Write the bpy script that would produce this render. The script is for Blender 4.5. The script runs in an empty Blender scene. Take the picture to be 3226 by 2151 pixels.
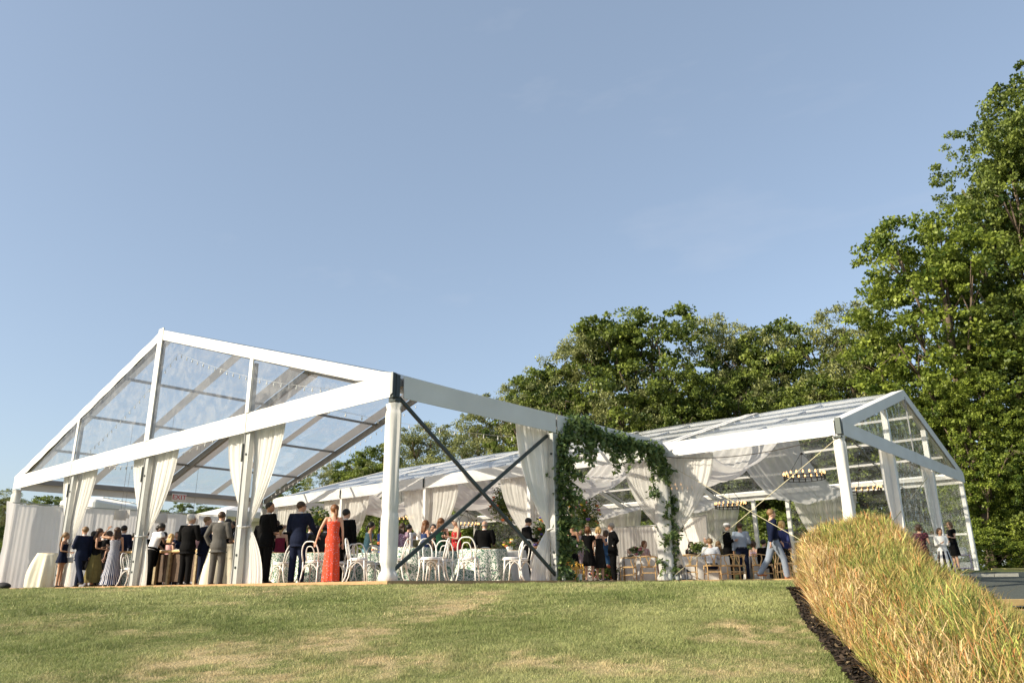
import bpy, bmesh, math, random
import numpy as np
from mathutils import Vector, Matrix, noise as mnoise
random.seed(7); np.random.seed(7)
S = bpy.context.scene
C = S.collection
R_ = math.radians
# ---------------------------------------------------------------- camera
YAW, TILT, ROLL, FPX = 0.7106, 0.3082, 0.0107, 2422.7
cy_, sy_ = math.cos(YAW), math.sin(YAW)
RIGHT = Vector((cy_, sy_, 0)); FWD = Vector((-sy_, cy_, 0))
CAM = Vector((2.331*cy_ + 14.645*sy_, 2.331*sy_ - 14.645*cy_, -0.12))
ct, st = math.cos(TILT), math.sin(TILT)
r0 = RIGHT; d0 = FWD*ct + Vector((0, 0, st)); u0 = -FWD*st + Vector((0, 0, ct))
cr, sr = math.cos(ROLL), math.sin(ROLL)
r1 = r0*cr - u0*sr; u1 = r0*sr + u0*cr
cam = bpy.data.cameras.new('camera'); cam.lens = 27.035; cam.sensor_width = 36
cam.clip_start = 0.1; cam.clip_end = 2000
co = bpy.data.objects.new('camera', cam); C.objects.link(co)
M3 = Matrix((r1, u1, -d0)).transposed()
co.matrix_world = Matrix.Translation(CAM) @ M3.to_4x4()
S.camera = co
# ---------------------------------------------------------------- light
SUN_L, SUN_F, SUN_EL = -0.90, -0.44, R_(27)
sh = (RIGHT*SUN_L + FWD*SUN_F).normalized()
sdir = sh*math.cos(SUN_EL) + Vector((0, 0, math.sin(SUN_EL)))
sun = bpy.data.lights.new('sun', 'SUN'); sun.energy = 5.0; sun.angle = R_(0.5); sun.color = (1.0, 0.88, 0.69)
so = bpy.data.objects.new('sun', sun); C.objects.link(so); so.location = (0, 0, 60)
so.rotation_euler = sdir.to_track_quat('Z', 'Y').to_euler()
W = bpy.data.worlds.new('World'); S.world = W; W.use_nodes = True
nt = W.node_tree; nt.nodes.clear()
sky = nt.nodes.new('ShaderNodeTexSky'); sky.sky_type = 'NISHITA'; sky.sun_disc = False
sky.sun_elevation = SUN_EL; sky.sun_rotation = math.atan2(sh.x, sh.y)
sky.air_density = 1.0; sky.dust_density = 1.6; sky.ozone_density = 1.0
bg = nt.nodes.new('ShaderNodeBackground'); bg.inputs[1].default_value = 0.15
wo = nt.nodes.new('ShaderNodeOutputWorld')
# faint cirrus
tc = nt.nodes.new('ShaderNodeTexCoord'); mp = nt.nodes.new('ShaderNodeMapping')
mp.inputs['Rotation'].default_value = (0.5, 0.3, 0.9); mp.inputs['Scale'].default_value = (1.2, 5.0, 9.0)
nz = nt.nodes.new('ShaderNodeTexNoise'); nz.inputs['Scale'].default_value = 0.8; nz.inputs['Detail'].default_value = 7; nz.inputs['Roughness'].default_value = 0.55
rp = nt.nodes.new('ShaderNodeValToRGB'); rp.color_ramp.elements[0].position = 0.62; rp.color_ramp.elements[1].position = 1.0
rp.color_ramp.elements[1].color = (0.38, 0.38, 0.38, 1)
mx = nt.nodes.new('ShaderNodeMixRGB'); mx.inputs[2].default_value = (3.6, 3.6, 3.8, 1)
hs = nt.nodes.new('ShaderNodeHueSaturation'); hs.inputs['Saturation'].default_value = 0.86
L = nt.links.new
L(tc.outputs['Generated'], mp.inputs[0]); L(mp.outputs[0], nz.inputs['Vector']); L(nz.outputs[0], rp.inputs[0])
L(rp.outputs[0], mx.inputs[0]); L(sky.outputs[0], hs.inputs['Color'])
hz0 = nt.nodes.new('ShaderNodeMixRGB'); hz0.inputs[0].default_value = 0.42; hz0.inputs[2].default_value = (1.58, 2.04, 2.66, 1)
L(hs.outputs[0], hz0.inputs[1]); L(hz0.outputs[0], mx.inputs[1]); L(mx.outputs[0], bg.inputs[0]); L(bg.outputs[0], wo.inputs[0])
S.view_settings.view_transform = 'Standard'; S.view_settings.look = 'None'
S.view_settings.exposure = 0.62; S.view_settings.gamma = 1.0; S.view_settings.use_curve_mapping = False
S.cycles.transparent_max_bounces = 40; S.cycles.max_bounces = 10; S.cycles.diffuse_bounces = 5
# ---------------------------------------------------------------- helpers: places
def at(px, D, py=1843.0):
    """point seen at photo pixel (px,py) at forward distance D"""
    X_, Y_ = px-1613.0, py-1075.5
    X = X_*cr - Y_*sr; Y = X_*sr + Y_*cr
    lat, up = X/FPX, -Y/FPX
    f = ct - up*st; z = st + up*ct
    k = D/f
    return CAM + RIGHT*(lat*k) + FWD*D + Vector((0, 0, z*k))
def fl(px, D): p = at(px, D); return Vector((p.x, p.y, 0.0))
def sd(p): q = Vector((p[0], p[1], 0)) - Vector((CAM.x, CAM.y, 0)); return q.dot(RIGHT), q.dot(FWD)
def face_rz(a):
    d = FWD*math.cos(R_(a)) + RIGHT*math.sin(R_(a)); return math.atan2(d.y, d.x) - math.pi/2
# ---------------------------------------------------------------- helpers: materials
MATS = {}
def base_mat(name):
    m = bpy.data.materials.new(name); m.use_nodes = True; t = m.node_tree
    return m, t, t.nodes['Principled BSDF'], t.nodes['Material Output']
def mat(name, col, rough=0.6, metal=0.0, var=0.12, scale=12.0, bump=0.0, bscale=None, spec=0.4, coat=0, sheen=0):
    if name in MATS: return MATS[name]
    m, t, b, o = base_mat(name)
    N = t.nodes.new; Lk = t.links.new
    tcn = N('ShaderNodeTexCoord'); n = N('ShaderNodeTexNoise'); n.inputs['Scale'].default_value = scale; n.inputs['Detail'].default_value = 5
    r = N('ShaderNodeValToRGB')
    c = Vector(col[:3])
    r.color_ramp.elements[0].position = 0.3; r.color_ramp.elements[1].position = 0.72
    r.color_ramp.elements[0].color = (*[max(0, x*(1-var)) for x in c], 1)
    r.color_ramp.elements[1].color = (*[min(1, x*(1+var)) for x in c], 1)
    Lk(tcn.outputs['Object'], n.inputs['Vector']); Lk(n.outputs[0], r.inputs[0]); Lk(r.outputs[0], b.inputs['Base Color'])
    b.inputs['Roughness'].default_value = rough; b.inputs['Metallic'].default_value = metal
    b.inputs['Specular IOR Level'].default_value = spec
    if sheen: b.inputs['Sheen Weight'].default_value = sheen
    if coat: b.inputs['Coat Weight'].default_value = coat
    if bump:
        n2 = N('ShaderNodeTexNoise'); n2.inputs['Scale'].default_value = bscale or scale*3; n2.inputs['Detail'].default_value = 4
        bp = N('ShaderNodeBump'); bp.inputs['Strength'].default_value = bump; bp.inputs['Distance'].default_value = 0.02
        Lk(tcn.outputs['Object'], n2.inputs['Vector']); Lk(n2.outputs[0], bp.inputs['Height']); Lk(bp.outputs[0], b.inputs['Normal'])
    MATS[name] = m; return m
def cloth_mat(name, col, transp=0.0, transl=0.35, bump=0.25, bs=6.0, var=0.05):
    if name in MATS: return MATS[name]
    m, t, b, o = base_mat(name); N = t.nodes.new; Lk = t.links.new
    t.nodes.remove(b)
    tcn = N('ShaderNodeTexCoord'); n = N('ShaderNodeTexNoise'); n.inputs['Scale'].default_value = bs; n.inputs['Detail'].default_value = 5
    r = N('ShaderNodeValToRGB'); c = col
    r.color_ramp.elements[0].color = (*[x*(1-var) for x in c], 1); r.color_ramp.elements[1].color = (*[min(1, x*(1+var)) for x in c], 1)
    bp = N('ShaderNodeBump'); bp.inputs['Strength'].default_value = bump; bp.inputs['Distance'].default_value = 0.03
    d = N('ShaderNodeBsdfDiffuse'); tl = N('ShaderNodeBsdfTranslucent'); a = N('ShaderNodeMixShader'); a.inputs[0].default_value = transl
    Lk(tcn.outputs['Object'], n.inputs['Vector']); Lk(n.outputs[0], r.inputs[0]); Lk(n.outputs[0], bp.inputs['Height'])
    Lk(r.outputs[0], d.inputs[0]); Lk(r.outputs[0], tl.inputs[0]); Lk(bp.outputs[0], d.inputs['Normal']); Lk(bp.outputs[0], tl.inputs['Normal'])
    Lk(d.outputs[0], a.inputs[1]); Lk(tl.outputs[0], a.inputs[2]); out = a
    if transp > 0:
        tr = N('ShaderNodeBsdfTransparent'); w = N('ShaderNodeMixShader')
        # a weave: denser where it is seen edge on
        lw = N('ShaderNodeLayerWeight'); lw.inputs['Blend'].default_value = 0.35
        mm = N('ShaderNodeMath'); mm.operation = 'MULTIPLY_ADD'; mm.inputs[1].default_value = -transp; mm.inputs[2].default_value = transp
        Lk(lw.outputs['Facing'], mm.inputs[0]); Lk(mm.outputs[0], w.inputs[0]); Lk(a.outputs[0], w.inputs[1]); Lk(tr.outputs[0], w.inputs[2]); out = w
    Lk(out.outputs[0], o.inputs['Surface']); MATS[name] = m; return m
def vinyl_mat(name, haze=0.07, tint=(0.93, 0.95, 0.95), rough=0.06, bs=1.2, refl=1.0):
    if name in MATS: return MATS[name]
    m, t, b, o = base_mat(name); N = t.nodes.new; Lk = t.links.new; t.nodes.remove(b)
    tcn = N('ShaderNodeTexCoord'); n = N('ShaderNodeTexNoise'); n.inputs['Scale'].default_value = bs; n.inputs['Detail'].default_value = 3
    mpn = N('ShaderNodeMapping'); mpn.inputs['Scale'].default_value = (1, 1, 1)
    bp = N('ShaderNodeBump'); bp.inputs['Strength'].default_value = 0.6; bp.inputs['Distance'].default_value = 0.09
    tr = N('ShaderNodeBsdfTransparent'); tr.inputs[0].default_value = (*tint, 1)
    g = N('ShaderNodeBsdfGlossy'); g.inputs['Roughness'].default_value = rough
    lw = N('ShaderNodeLayerWeight'); lw.inputs['Blend'].default_value = 0.5
    pw = N('ShaderNodeMath'); pw.operation = 'POWER'; pw.inputs[1].default_value = 4.0
    fr = N('ShaderNodeMath'); fr.operation = 'MULTIPLY_ADD'; fr.inputs[1].default_value = 0.55; fr.inputs[2].default_value = 0.04
    Lk(lw.outputs['Facing'], pw.inputs[0]); Lk(pw.outputs[0], fr.inputs[0])
    df = N('ShaderNodeBsdfDiffuse'); df.inputs[0].default_value = (0.8, 0.8, 0.8, 1)
    tl = N('ShaderNodeBsdfTranslucent'); tl.inputs[0].default_value = (0.8, 0.8, 0.8, 1)
    dd = N('ShaderNodeMixShader'); Lk(df.outputs[0], dd.inputs[1]); Lk(tl.outputs[0], dd.inputs[2])
    n3 = N('ShaderNodeTexNoise'); n3.inputs['Scale'].default_value = 2.2; n3.inputs['Detail'].default_value = 6; n3.inputs['Distortion'].default_value = 1.6; n3.inputs['Roughness'].default_value = .62
    hr = N('ShaderNodeMapRange'); hr.inputs[1].default_value = 0.42; hr.inputs[2].default_value = 0.72; hr.inputs[3].default_value = haze*0.35; hr.inputs[4].default_value = haze*3.2
    a = N('ShaderNodeMixShader'); w = N('ShaderNodeMixShader')
    mul = N('ShaderNodeMath'); mul.operation = 'MULTIPLY'; mul.inputs[1].default_value = refl
    Lk(tcn.outputs['Object'], mpn.inputs[0]); Lk(mpn.outputs[0], n.inputs['Vector']); Lk(tcn.outputs['Object'], n3.inputs['Vector'])
    Lk(n.outputs[0], bp.inputs['Height']); Lk(bp.outputs[0], g.inputs['Normal'])
    Lk(n3.outputs[0], hr.inputs[0]); Lk(hr.outputs[0], a.inputs[0]); Lk(tr.outputs[0], a.inputs[1]); Lk(dd.outputs[0], a.inputs[2])
    Lk(fr.outputs[0], mul.inputs[0]); Lk(mul.outputs[0], w.inputs[0]); Lk(a.outputs[0], w.inputs[1]); Lk(g.outputs[0], w.inputs[2])
    Lk(w.outputs[0], o.inputs['Surface']); MATS[name] = m; return m
def leaf_mat(name, dark, light, transl=0.35, attr=False, rough=0.5, back=None):
    if name in MATS: return MATS[name]
    m, t, b, o = base_mat(name); N = t.nodes.new; Lk = t.links.new
    b.inputs['Roughness'].default_value = rough; b.inputs['Specular IOR Level'].default_value = 0.35
    tl = N('ShaderNodeBsdfTranslucent'); a = N('ShaderNodeMixShader'); a.inputs[0].default_value = transl
    if attr:
        at_ = N('ShaderNodeAttribute'); at_.attribute_name = 'Col'; src = at_.outputs['Color']
    else:
        at_ = N('ShaderNodeAttribute'); at_.attribute_name = 'tint'
        r = N('ShaderNodeValToRGB'); r.color_ramp.elements[0].color = (*dark, 1); r.color_ramp.elements[1].color = (*light, 1)
        Lk(at_.outputs['Fac'], r.inputs[0]); src = r.outputs[0]
    Lk(src, b.inputs['Base Color']); Lk(src, tl.inputs[0])
    Lk(b.outputs[0], a.inputs[1]); Lk(tl.outputs[0], a.inputs[2]); Lk(a.outputs[0], o.inputs['Surface'])
    MATS[name] = m; return m
def pattern_mat(name, colA, colB, kind, scale=20.0, thr=0.5, rough=0.8, extra=None, transl=0.0):
    """flat printed cloth: leaves, stripes or flowers"""
    if name in MATS: return MATS[name]
    m, t, b, o = base_mat(name); N = t.nodes.new; Lk = t.links.new
    tcn = N('ShaderNodeTexCoord'); r = N('ShaderNodeValToRGB'); r.color_ramp.interpolation = 'CONSTANT'
    r.color_ramp.elements[0].color = (*colA, 1); r.color_ramp.elements[1].color = (*colB, 1); r.color_ramp.elements[1].position = thr
    if kind == 'stripe':
        g = N('ShaderNodeTexWave'); g.wave_type = 'BANDS'; g.bands_direction = 'X'; g.inputs['Scale'].default_value = scale; g.inputs['Distortion'].default_value = 0.4
        Lk(tcn.outputs['UV'], g.inputs['Vector']); Lk(g.outputs['Fac'], r.inputs[0])
    elif kind == 'leaf':
        n = N('ShaderNodeTexNoise'); n.inputs['Scale'].default_value = scale*0.35; n.inputs['Detail'].default_value = 2
        mxx = N('ShaderNodeMixRGB'); mxx.inputs[0].default_value = 0.18
        g = N('ShaderNodeTexWave'); g.wave_type = 'RINGS'; g.inputs['Scale'].default_value = scale*0.28; g.inputs['Distortion'].default_value = 14; g.inputs['Detail'].default_value = 3; g.inputs['Detail Scale'].default_value = 2.2
        Lk(tcn.outputs['Object'], g.inputs['Vector']); Lk(g.outputs['Fac'], r.inputs[0])
    else:
        g = N('ShaderNodeTexVoronoi'); g.inputs['Scale'].default_value = scale; Lk(tcn.outputs['Object'], g.inputs['Vector']); Lk(g.outputs['Distance'], r.inputs[0])
        if extra:
            e = r.color_ramp.elements.new(thr*0.55); e.color = (*extra, 1)
    Lk(r.outputs[0], b.inputs['Base Color']); b.inputs['Roughness'].default_value = rough; b.inputs['Specular IOR Level'].default_value = 0.2
    MATS[name] = m; return m
def emit_mat(name, col, st_):
    if name in MATS: return MATS[name]
    m, t, b, o = base_mat(name); b.inputs['Emission Color'].default_value = (*col, 1); b.inputs['Emission Strength'].default_value = st_; b.inputs['Base Color'].default_value = (*col, 1)
    MATS[name] = m; return m
def glass_mat(name='clear_glass'):
    return vinyl_mat(name, haze=0.03, rough=0.02, refl=1.6)
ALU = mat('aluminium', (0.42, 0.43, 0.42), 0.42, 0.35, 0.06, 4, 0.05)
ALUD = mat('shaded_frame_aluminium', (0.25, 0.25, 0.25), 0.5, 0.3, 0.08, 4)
STEEL = mat('dark_steel', (0.050, 0.060, 0.058), 0.45, 0.6, 0.1, 6, 0.05)
BLK = mat('black_metal', (0.02, 0.018, 0.016), 0.5, 0.3, 0.2, 9)
PVC = mat('white_tent_fabric', (0.65, 0.645, 0.63), 0.5, 0, 0.06, 1.3, 0.25, 3.0)
WHITEP = mat('white_paint', (0.74, 0.73, 0.70), 0.4, 0, 0.04, 9, 0.03)
CURT = cloth_mat('white_curtain_cloth', (0.82, 0.81, 0.78), 0.0, 0.35, 0.15, 5)
SHEER = cloth_mat('sheer_white_cloth', (0.84, 0.83, 0.80), 0.20, 0.45, 0.1, 5)
SWAG = cloth_mat('sheer_ceiling_cloth', (0.86, 0.85, 0.84), 0.26, 0.5, 0.1, 4)
BACKD = cloth_mat('backdrop_cloth', (0.80, 0.80, 0.82), 0.0, 0.35, 0.1, 3)
CREAM = cloth_mat('cream_table_cloth', (0.74, 0.70, 0.57), 0.0, 0.15, 0.2, 7)
WCLOTH = cloth_mat('white_table_cloth', (0.78, 0.76, 0.72), 0.0, 0.15, 0.2, 7)
VIN = vinyl_mat('clear_vinyl', 0.085, tint=(.88,.90,.91), refl=1.15); VIN2 = vinyl_mat('clear_roof_vinyl', 0.09, tint=(.84,.86,.87), rough=0.22, bs=0.9, refl=1.5)
VIN3 = vinyl_mat('clear_wall_vinyl', 0.06, rough=0.1, bs=3.0)
BORDER = cloth_mat('white_roof_border', (0.54, 0.55, 0.57), 0.0, 0.25, 0.08, 4)
WOODL = mat('light_oak', (0.62, 0.42, 0.20), 0.45, 0, 0.25, 18, 0.1)
WOODD = mat('brown_wood', (0.16, 0.08, 0.035), 0.5, 0, 0.3, 14, 0.1)
PLY = mat('plywood_floor', (0.42, 0.25, 0.12), 0.6, 0, 0.2, 3, 0.1)
GOLD = mat('gilt_rattan', (0.62, 0.36, 0.06), 0.4, 0.3, 0.2, 15)
LEAFCL = pattern_mat('green_leaf_print_cloth', (0.10, 0.20, 0.14), (0.70, 0.71, 0.66), 'leaf', 20, 0.47)
BULB = emit_mat('lit_filament_bulb', (1.0, 0.55, 0.22), 1.4)
BULBW = mat('clear_bulb', (0.7, 0.7, 0.68), 0.15, 0, 0.05, 5)
SHADE = cloth_mat('lamp_shade_cloth', (0.72, 0.71, 0.68), 0.0, 0.5, 0.05, 6)
CANDLE = mat('candle_wax', (0.75, 0.72, 0.66), 0.5)
GLASS = glass_mat()
# ---------------------------------------------------------------- helpers: meshes
class MB:
    def __init__(s): s.v = []; s.f = []; s.uv = None
    def box(s, c, size, rot=None):
        c = Vector(c); hx, hy, hz = [x/2 for x in size]; n = len(s.v)
        for dx in (-hx, hx):
            for dy in (-hy, hy):
                for dz in (-hz, hz):
                    p = Vector((dx, dy, dz))
                    if rot: p = rot @ p
                    s.v.append(c+p)
        s.f += [[n+i for i in q] for q in ((0,1,3,2),(4,6,7,5),(0,4,5,1),(2,3,7,6),(0,2,6,4),(1,5,7,3))]
        return s
    def beam(s, p, q, w, h, up=(0, 0, 1)):
        """box from p to q; w along side, h along up"""
        p, q = Vector(p), Vector(q); d = (q-p); l = d.length; d.normalize(); up = Vector(up)
        sx = d.cross(up)
        if sx.length < 1e-4: sx = d.cross(Vector((0, 1, 0)))
        sx.normalize(); uu = sx.cross(d)
        n = len(s.v)
        for e in (p, q):
            for a, b in ((-1,-1),(1,-1),(1,1),(-1,1)): s.v.append(e + sx*(a*w/2) + uu*(b*h/2))
        s.f += [[n,n+3,n+2,n+1],[n+4,n+5,n+6,n+7]] + [[n+i, n+(i+1)%4, n+4+(i+1)%4, n+4+i] for i in range(4)]
        return s
    def tube(s, pts, rad, seg=8, ref=None, cap=True, closed=False):
        pts = [Vector(p) for p in pts]; k = len(pts)
        if not isinstance(rad, (list, tuple)): rad = [rad]*k
        n0 = len(s.v); prev = None
        for i, p in enumerate(pts):
            if closed: t = pts[(i+1) % k]-pts[i-1]
            else: t = pts[min(i+1, k-1)]-pts[max(i-1, 0)]
            if t.length < 1e-9: t = Vector((0, 0, 1))
            t.normalize()
            if ref is not None: a = Vector(ref)
            elif prev is not None: a = prev
            else: a = Vector((0, 0, 1)) if abs(t.z) < 0.9 else Vector((1, 0, 0))
            a = a - t*a.dot(t)
            if a.length < 1e-5: a = t.orthogonal()
            a.normalize(); prev = a; b = t.cross(a)
            r = rad[i]; rx, ry = r if isinstance(r, (tuple, list)) else (r, r)
            for j in range(seg):
                th = 2*math.pi*j/seg
                s.v.append(p + a*(rx*math.cos(th)) + b*(ry*math.sin(th)))
        for i in range(k-1 if not closed else k):
            i2 = (i+1) % k
            for j in range(seg):
                j2 = (j+1) % seg
                s.f.append([n0+i*seg+j, n0+i*seg+j2, n0+i2*seg+j2, n0+i2*seg+j])
        if cap and not closed:
            s.f.append([n0+j for j in range(seg)][::-1]); s.f.append([n0+(k-1)*seg+j for j in range(seg)])
        return s
    def ell(s, c, r, seg=10, rings=7, rot=None):
        c = Vector(c); n0 = len(s.v)
        top = Vector((0, 0, r[2])); bot = -top
        if rot: top = rot@top; bot = rot@bot
        s.v.append(c+bot)
        for i in range(1, rings):
            ph = -math.pi/2 + math.pi*i/rings
            for j in range(seg):
                th = 2*math.pi*j/seg; p = Vector((r[0]*math.cos(ph)*math.cos(th), r[1]*math.cos(ph)*math.sin(th), r[2]*math.sin(ph)))
                if rot: p = rot@p
                s.v.append(c+p)
        s.v.append(c+top); e = len(s.v)-1
        for j in range(seg):
            j2 = (j+1) % seg; s.f.append([n0, n0+1+j2, n0+1+j]); b = n0+1+(rings-2)*seg; s.f.append([b+j, b+j2, e])
        for i in range(rings-2):
            for j in range(seg):
                j2 = (j+1) % seg; b = n0+1+i*seg; s.f.append([b+j, b+j2, b+seg+j2, b+seg+j])
        return s
    def grid(s, fn, nu, nv, wrap=False):
        n0 = len(s.v); uvs = []
        for i in range(nu+1):
            for j in range(nv+1): s.v.append(Vector(fn(i/nu, j/nv)))
        for i in range(nu):
            for j in range(nv):
                a = n0+i*(nv+1)+j; s.f.append([a, a+nv+1, a+nv+2, a+1])
        return s
    def quad(s, a, b, c, d): n = len(s.v); s.v += [Vector(a), Vector(b), Vector(c), Vector(d)]; s.f.append([n, n+1, n+2, n+3]); return s
    def mesh(s, name, m, org=None, smooth=False):
        me = bpy.data.meshes.new(name); o = org or Vector((0, 0, 0))
        me.from_pydata([tuple(p-o) for p in s.v], [], s.f)
        if m: me.materials.append(m)
        if smooth: me.polygons.foreach_set('use_smooth', [True]*len(me.polygons))
        me.update(); return me
    def build(s, name, m, parent=None, smooth=False, label=None, world=True, bevel=0):
        org = parent_world(parent) if (parent is not None and world) else None
        me = s.mesh(name, m, org, smooth)
        return link(name, me, parent, label, bevel)
def parent_world(p):
    o = Vector((0, 0, 0))
    while p is not None: o = o + p.location; p = p.parent
    return o
def link(name, me, parent=None, label=None, bevel=0):
    o = bpy.data.objects.new(name, me); C.objects.link(o)
    if parent is not None: o.parent = parent
    if label: o['label'] = label
    if bevel:
        b = o.modifiers.new('bevel', 'BEVEL'); b.width = bevel; b.segments = 2; b.limit_method = 'ANGLE'
    return o
def tag(o, label, cat, group=None, kind=None):
    if label: o['label'] = label
    if cat: o['category'] = cat
    if group: o['group'] = group
    if kind: o['kind'] = kind
    return o
def empty(name, loc=(0, 0, 0), rz=0.0):
    o = bpy.data.objects.new(name, None); C.objects.link(o); o.location = loc; o.rotation_euler = (0, 0, rz); o.empty_display_size = 0.2; return o
def copy_tree(o, parent=None):
    c = o.copy(); C.objects.link(c)
    if parent is not None: c.parent = parent
    for ch in list(o.children): copy_tree(ch, c)
    return c
def npmesh(name, V, F, m, cols=None, tint=None, smooth=False):
    """V (n,3), F (k,s) same-size faces"""
    me = bpy.data.meshes.new(name); V = np.ascontiguousarray(V, np.float32); F = np.ascontiguousarray(F, np.int32)
    me.vertices.add(len(V)); me.vertices.foreach_set('co', V.ravel())
    s_ = F.shape[1]; me.loops.add(F.size); me.polygons.add(len(F))
    me.loops.foreach_set('vertex_index', F.ravel()); me.polygons.foreach_set('loop_start', np.arange(0, F.size, s_, dtype=np.int32))
    me.update(calc_edges=True)
    if cols is not None:
        a = me.color_attributes.new('Col', 'FLOAT_COLOR', 'POINT')
        a.data.foreach_set('color', np.concatenate([cols, np.ones((len(cols), 1))], 1).astype(np.float32).ravel())
    if tint is not None:
        a = me.attributes.new('tint', 'FLOAT', 'POINT'); a.data.foreach_set('value', tint.astype(np.float32))
    if smooth: me.polygons.foreach_set('use_smooth', np.ones(len(F), bool))
    me.materials.append(m); return me
rng = np.random.default_rng(5)
class VN:
    def __init__(s, seed): s.g = np.random.default_rng(seed).random((256, 256))
    def n(s, x, y):
        xi = np.floor(x).astype(int); yi = np.floor(y).astype(int); fx = x-xi; fy = y-yi
        fx = fx*fx*(3-2*fx); fy = fy*fy*(3-2*fy); g = s.g
        a = g[xi % 256, yi % 256]; b = g[(xi+1) % 256, yi % 256]; c = g[xi % 256, (yi+1) % 256]; d = g[(xi+1) % 256, (yi+1) % 256]
        return (a*(1-fx)+b*fx)*(1-fy)+(c*(1-fx)+d*fx)*fy
    def f(s, x, y, o=4):
        r = 0; a = 1; t = 0
        for k in range(o): r = r+a*s.n(x*2**k+17*k, y*2**k+31*k); t += a; a *= 0.55
        return r/t
vn = VN(3); vn2 = VN(9)
def sstep(x, a, b): t = np.clip((x-a)/(b-a), 0, 1); return t*t*(3-2*t)
# ---------------------------------------------------------------- terrain (s = right of camera, d = ahead)
def ground(s, d):
    s = np.asarray(s, float); d = np.asarray(d, float)
    t = 12.6-d; soft = np.where(t > 6, t, np.log1p(np.exp(np.clip(t*2.2, -30, 30)))/2.2)
    z = -0.085-0.122*np.clip(soft, 0, 16)
    z = z + 0.05*(vn.f(s*0.35+50, d*0.35+50, 3)-0.5)*sstep(14-d, 0, 3)
    # falls away to the right of the bed, low yard on the right with a ramp up to the back lawn
    br = s-np.interp(d, [2, 6.6, 9, 11.5], [2.2, 2.9, 3.4, 4.1])
    right = sstep(br, 0.9, 4.2)*sstep(13.5-d, -1.5, 1.5)
    z = z - 1.05*right
    yard = sstep(s, 7.2, 9.0)
    zr = -0.66 + 0.0*d
    zr = np.where(d < 15.4, -0.72-0.05*np.clip(15.4-d, 0, 12), -0.60+0.60*sstep(d, 15.4, 26))
    zr = zr + 0.24*sstep(d, 25.6, 26.6)
    z = z*(1-yard)+zr*yard
    return z
def gz(x, y):
    a, b = sd((x, y)); return float(ground(a, b))
def sd_to_w(s, d):
    return np.stack([CAM.x+s*RIGHT.x+d*FWD.x, CAM.y+s*RIGHT.y+d*FWD.y], -1)
def pix_sd(px, py):
    """ground (s,d) seen at a lawn pixel"""
    for i in range(60):
        D = 3+i*0.2; p = at(px, D, py); a, b = sd(p)
        if p.z <= float(ground(a, b)): return a, b
    return a, b
def dist_line(s, d, A, B):
    ax, ay = A; bx, by = B; L2 = (bx-ax)**2+(by-ay)**2
    t = np.clip(((s-ax)*(bx-ax)+(d-ay)*(by-ay))/L2, 0, 1); return np.hypot(s-ax-t*(bx-ax), d-ay-t*(by-ay))
DRY = [((1540,1870),(1350,1935),.30,.9),((1350,1935),(1000,2030),.35,.6),((1000,2030),(700,2090),.5,1.0),((700,2060),(560,2151),.5,.8),((1250,2090),(900,2151),.4,.7),((1650,2110),(2450,2120),.4,.35),((2370,2030),(2420,2045),.25,.6),((250,1960),(30,1975),.5,.35)]
DRYL = [(pix_sd(*a), pix_sd(*b), w, k) for a, b, w, k in DRY]
def dryness(s, d):
    n = vn.f(s*0.8, d*0.8, 5); n2 = vn2.f(s*3.0, d*3.0, 4)
    r = sstep(n, 0.50, 0.80)*0.5
    for A, B, w, k in DRYL:
        dd = dist_line(s, d, A, B); r = np.maximum(r, k*np.exp(-(dd/w)**2)*(0.45+0.9*n2))
    n3 = vn.f(s*8.0+31, d*8.0+7, 3); r = r*(0.45+0.9*sstep(n2, 0.3, 0.7))*(.35+1.25*sstep(n3, .32, .62))
    return np.clip(r, 0, 1)
def lawn_cols(s, d, rnd):
    dr = dryness(s, d)[:, None]; n = vn2.f(s*0.7+9, d*0.9+4, 4)[:, None]
    g1 = np.array([0.160, 0.205, 0.058]); g2 = np.array([0.345, 0.365, 0.150]); straw = np.array([0.58, 0.47, 0.27])
    g = g1+(g2-g1)*np.clip((n-0.3)/0.42+(rnd[:, None]-0.5)*0.7, 0, 1)
    k = np.clip(dr*1.15+(rnd[:, None]-0.5)*0.5*(dr > .08)+0.02+.25*(rnd[:, None] > .88), 0, 1)
    return g*(1-k)+straw*k
# ground sheet
def axis(segs):
    o = []
    for a, b, n in segs: o += list(np.linspace(a, b, n, endpoint=False))
    return np.array(o+[segs[-1][1]])
ss = axis([(-400, -60, 12), (-60, -14, 30), (-14, 14, 260), (14, 60, 40), (60, 400, 12)])
dd_ = axis([(-60, 2, 14), (2, 15, 150), (15, 40, 60), (40, 120, 20), (120, 900, 12)])
Sg, Dg = np.meshgrid(ss, dd_, indexing='ij'); sf, df_ = Sg.ravel(), Dg.ravel()
xy = sd_to_w(sf, df_); zz = ground(sf, df_)-0.0
V = np.column_stack([xy, zz]); ny = len(dd_)
I = np.arange(len(ss)-1)[:, None]*ny+np.arange(ny-1)[None, :]; I = I.ravel()
F = np.column_stack([I, I+ny, I+ny+1, I+1])
gc = lawn_cols(sf, df_, rng.random(len(sf)))*0.72
m, t, b, o = base_mat('lawn_soil_and_grass')
a_ = t.nodes.new('ShaderNodeAttribute'); a_.attribute_name = 'Col'; n_ = t.nodes.new('ShaderNodeTexNoise'); n_.inputs['Scale'].default_value = 45; n_.inputs['Detail'].default_value = 8
mx_ = t.nodes.new('ShaderNodeMixRGB'); mx_.blend_type = 'MULTIPLY'; mx_.inputs[0].default_value = 0.8
rr_ = t.nodes.new('ShaderNodeValToRGB'); rr_.color_ramp.elements[0].color = (.35, .35, .3, 1); rr_.color_ramp.elements[1].color = (1.5, 1.5, 1.4, 1)
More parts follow.
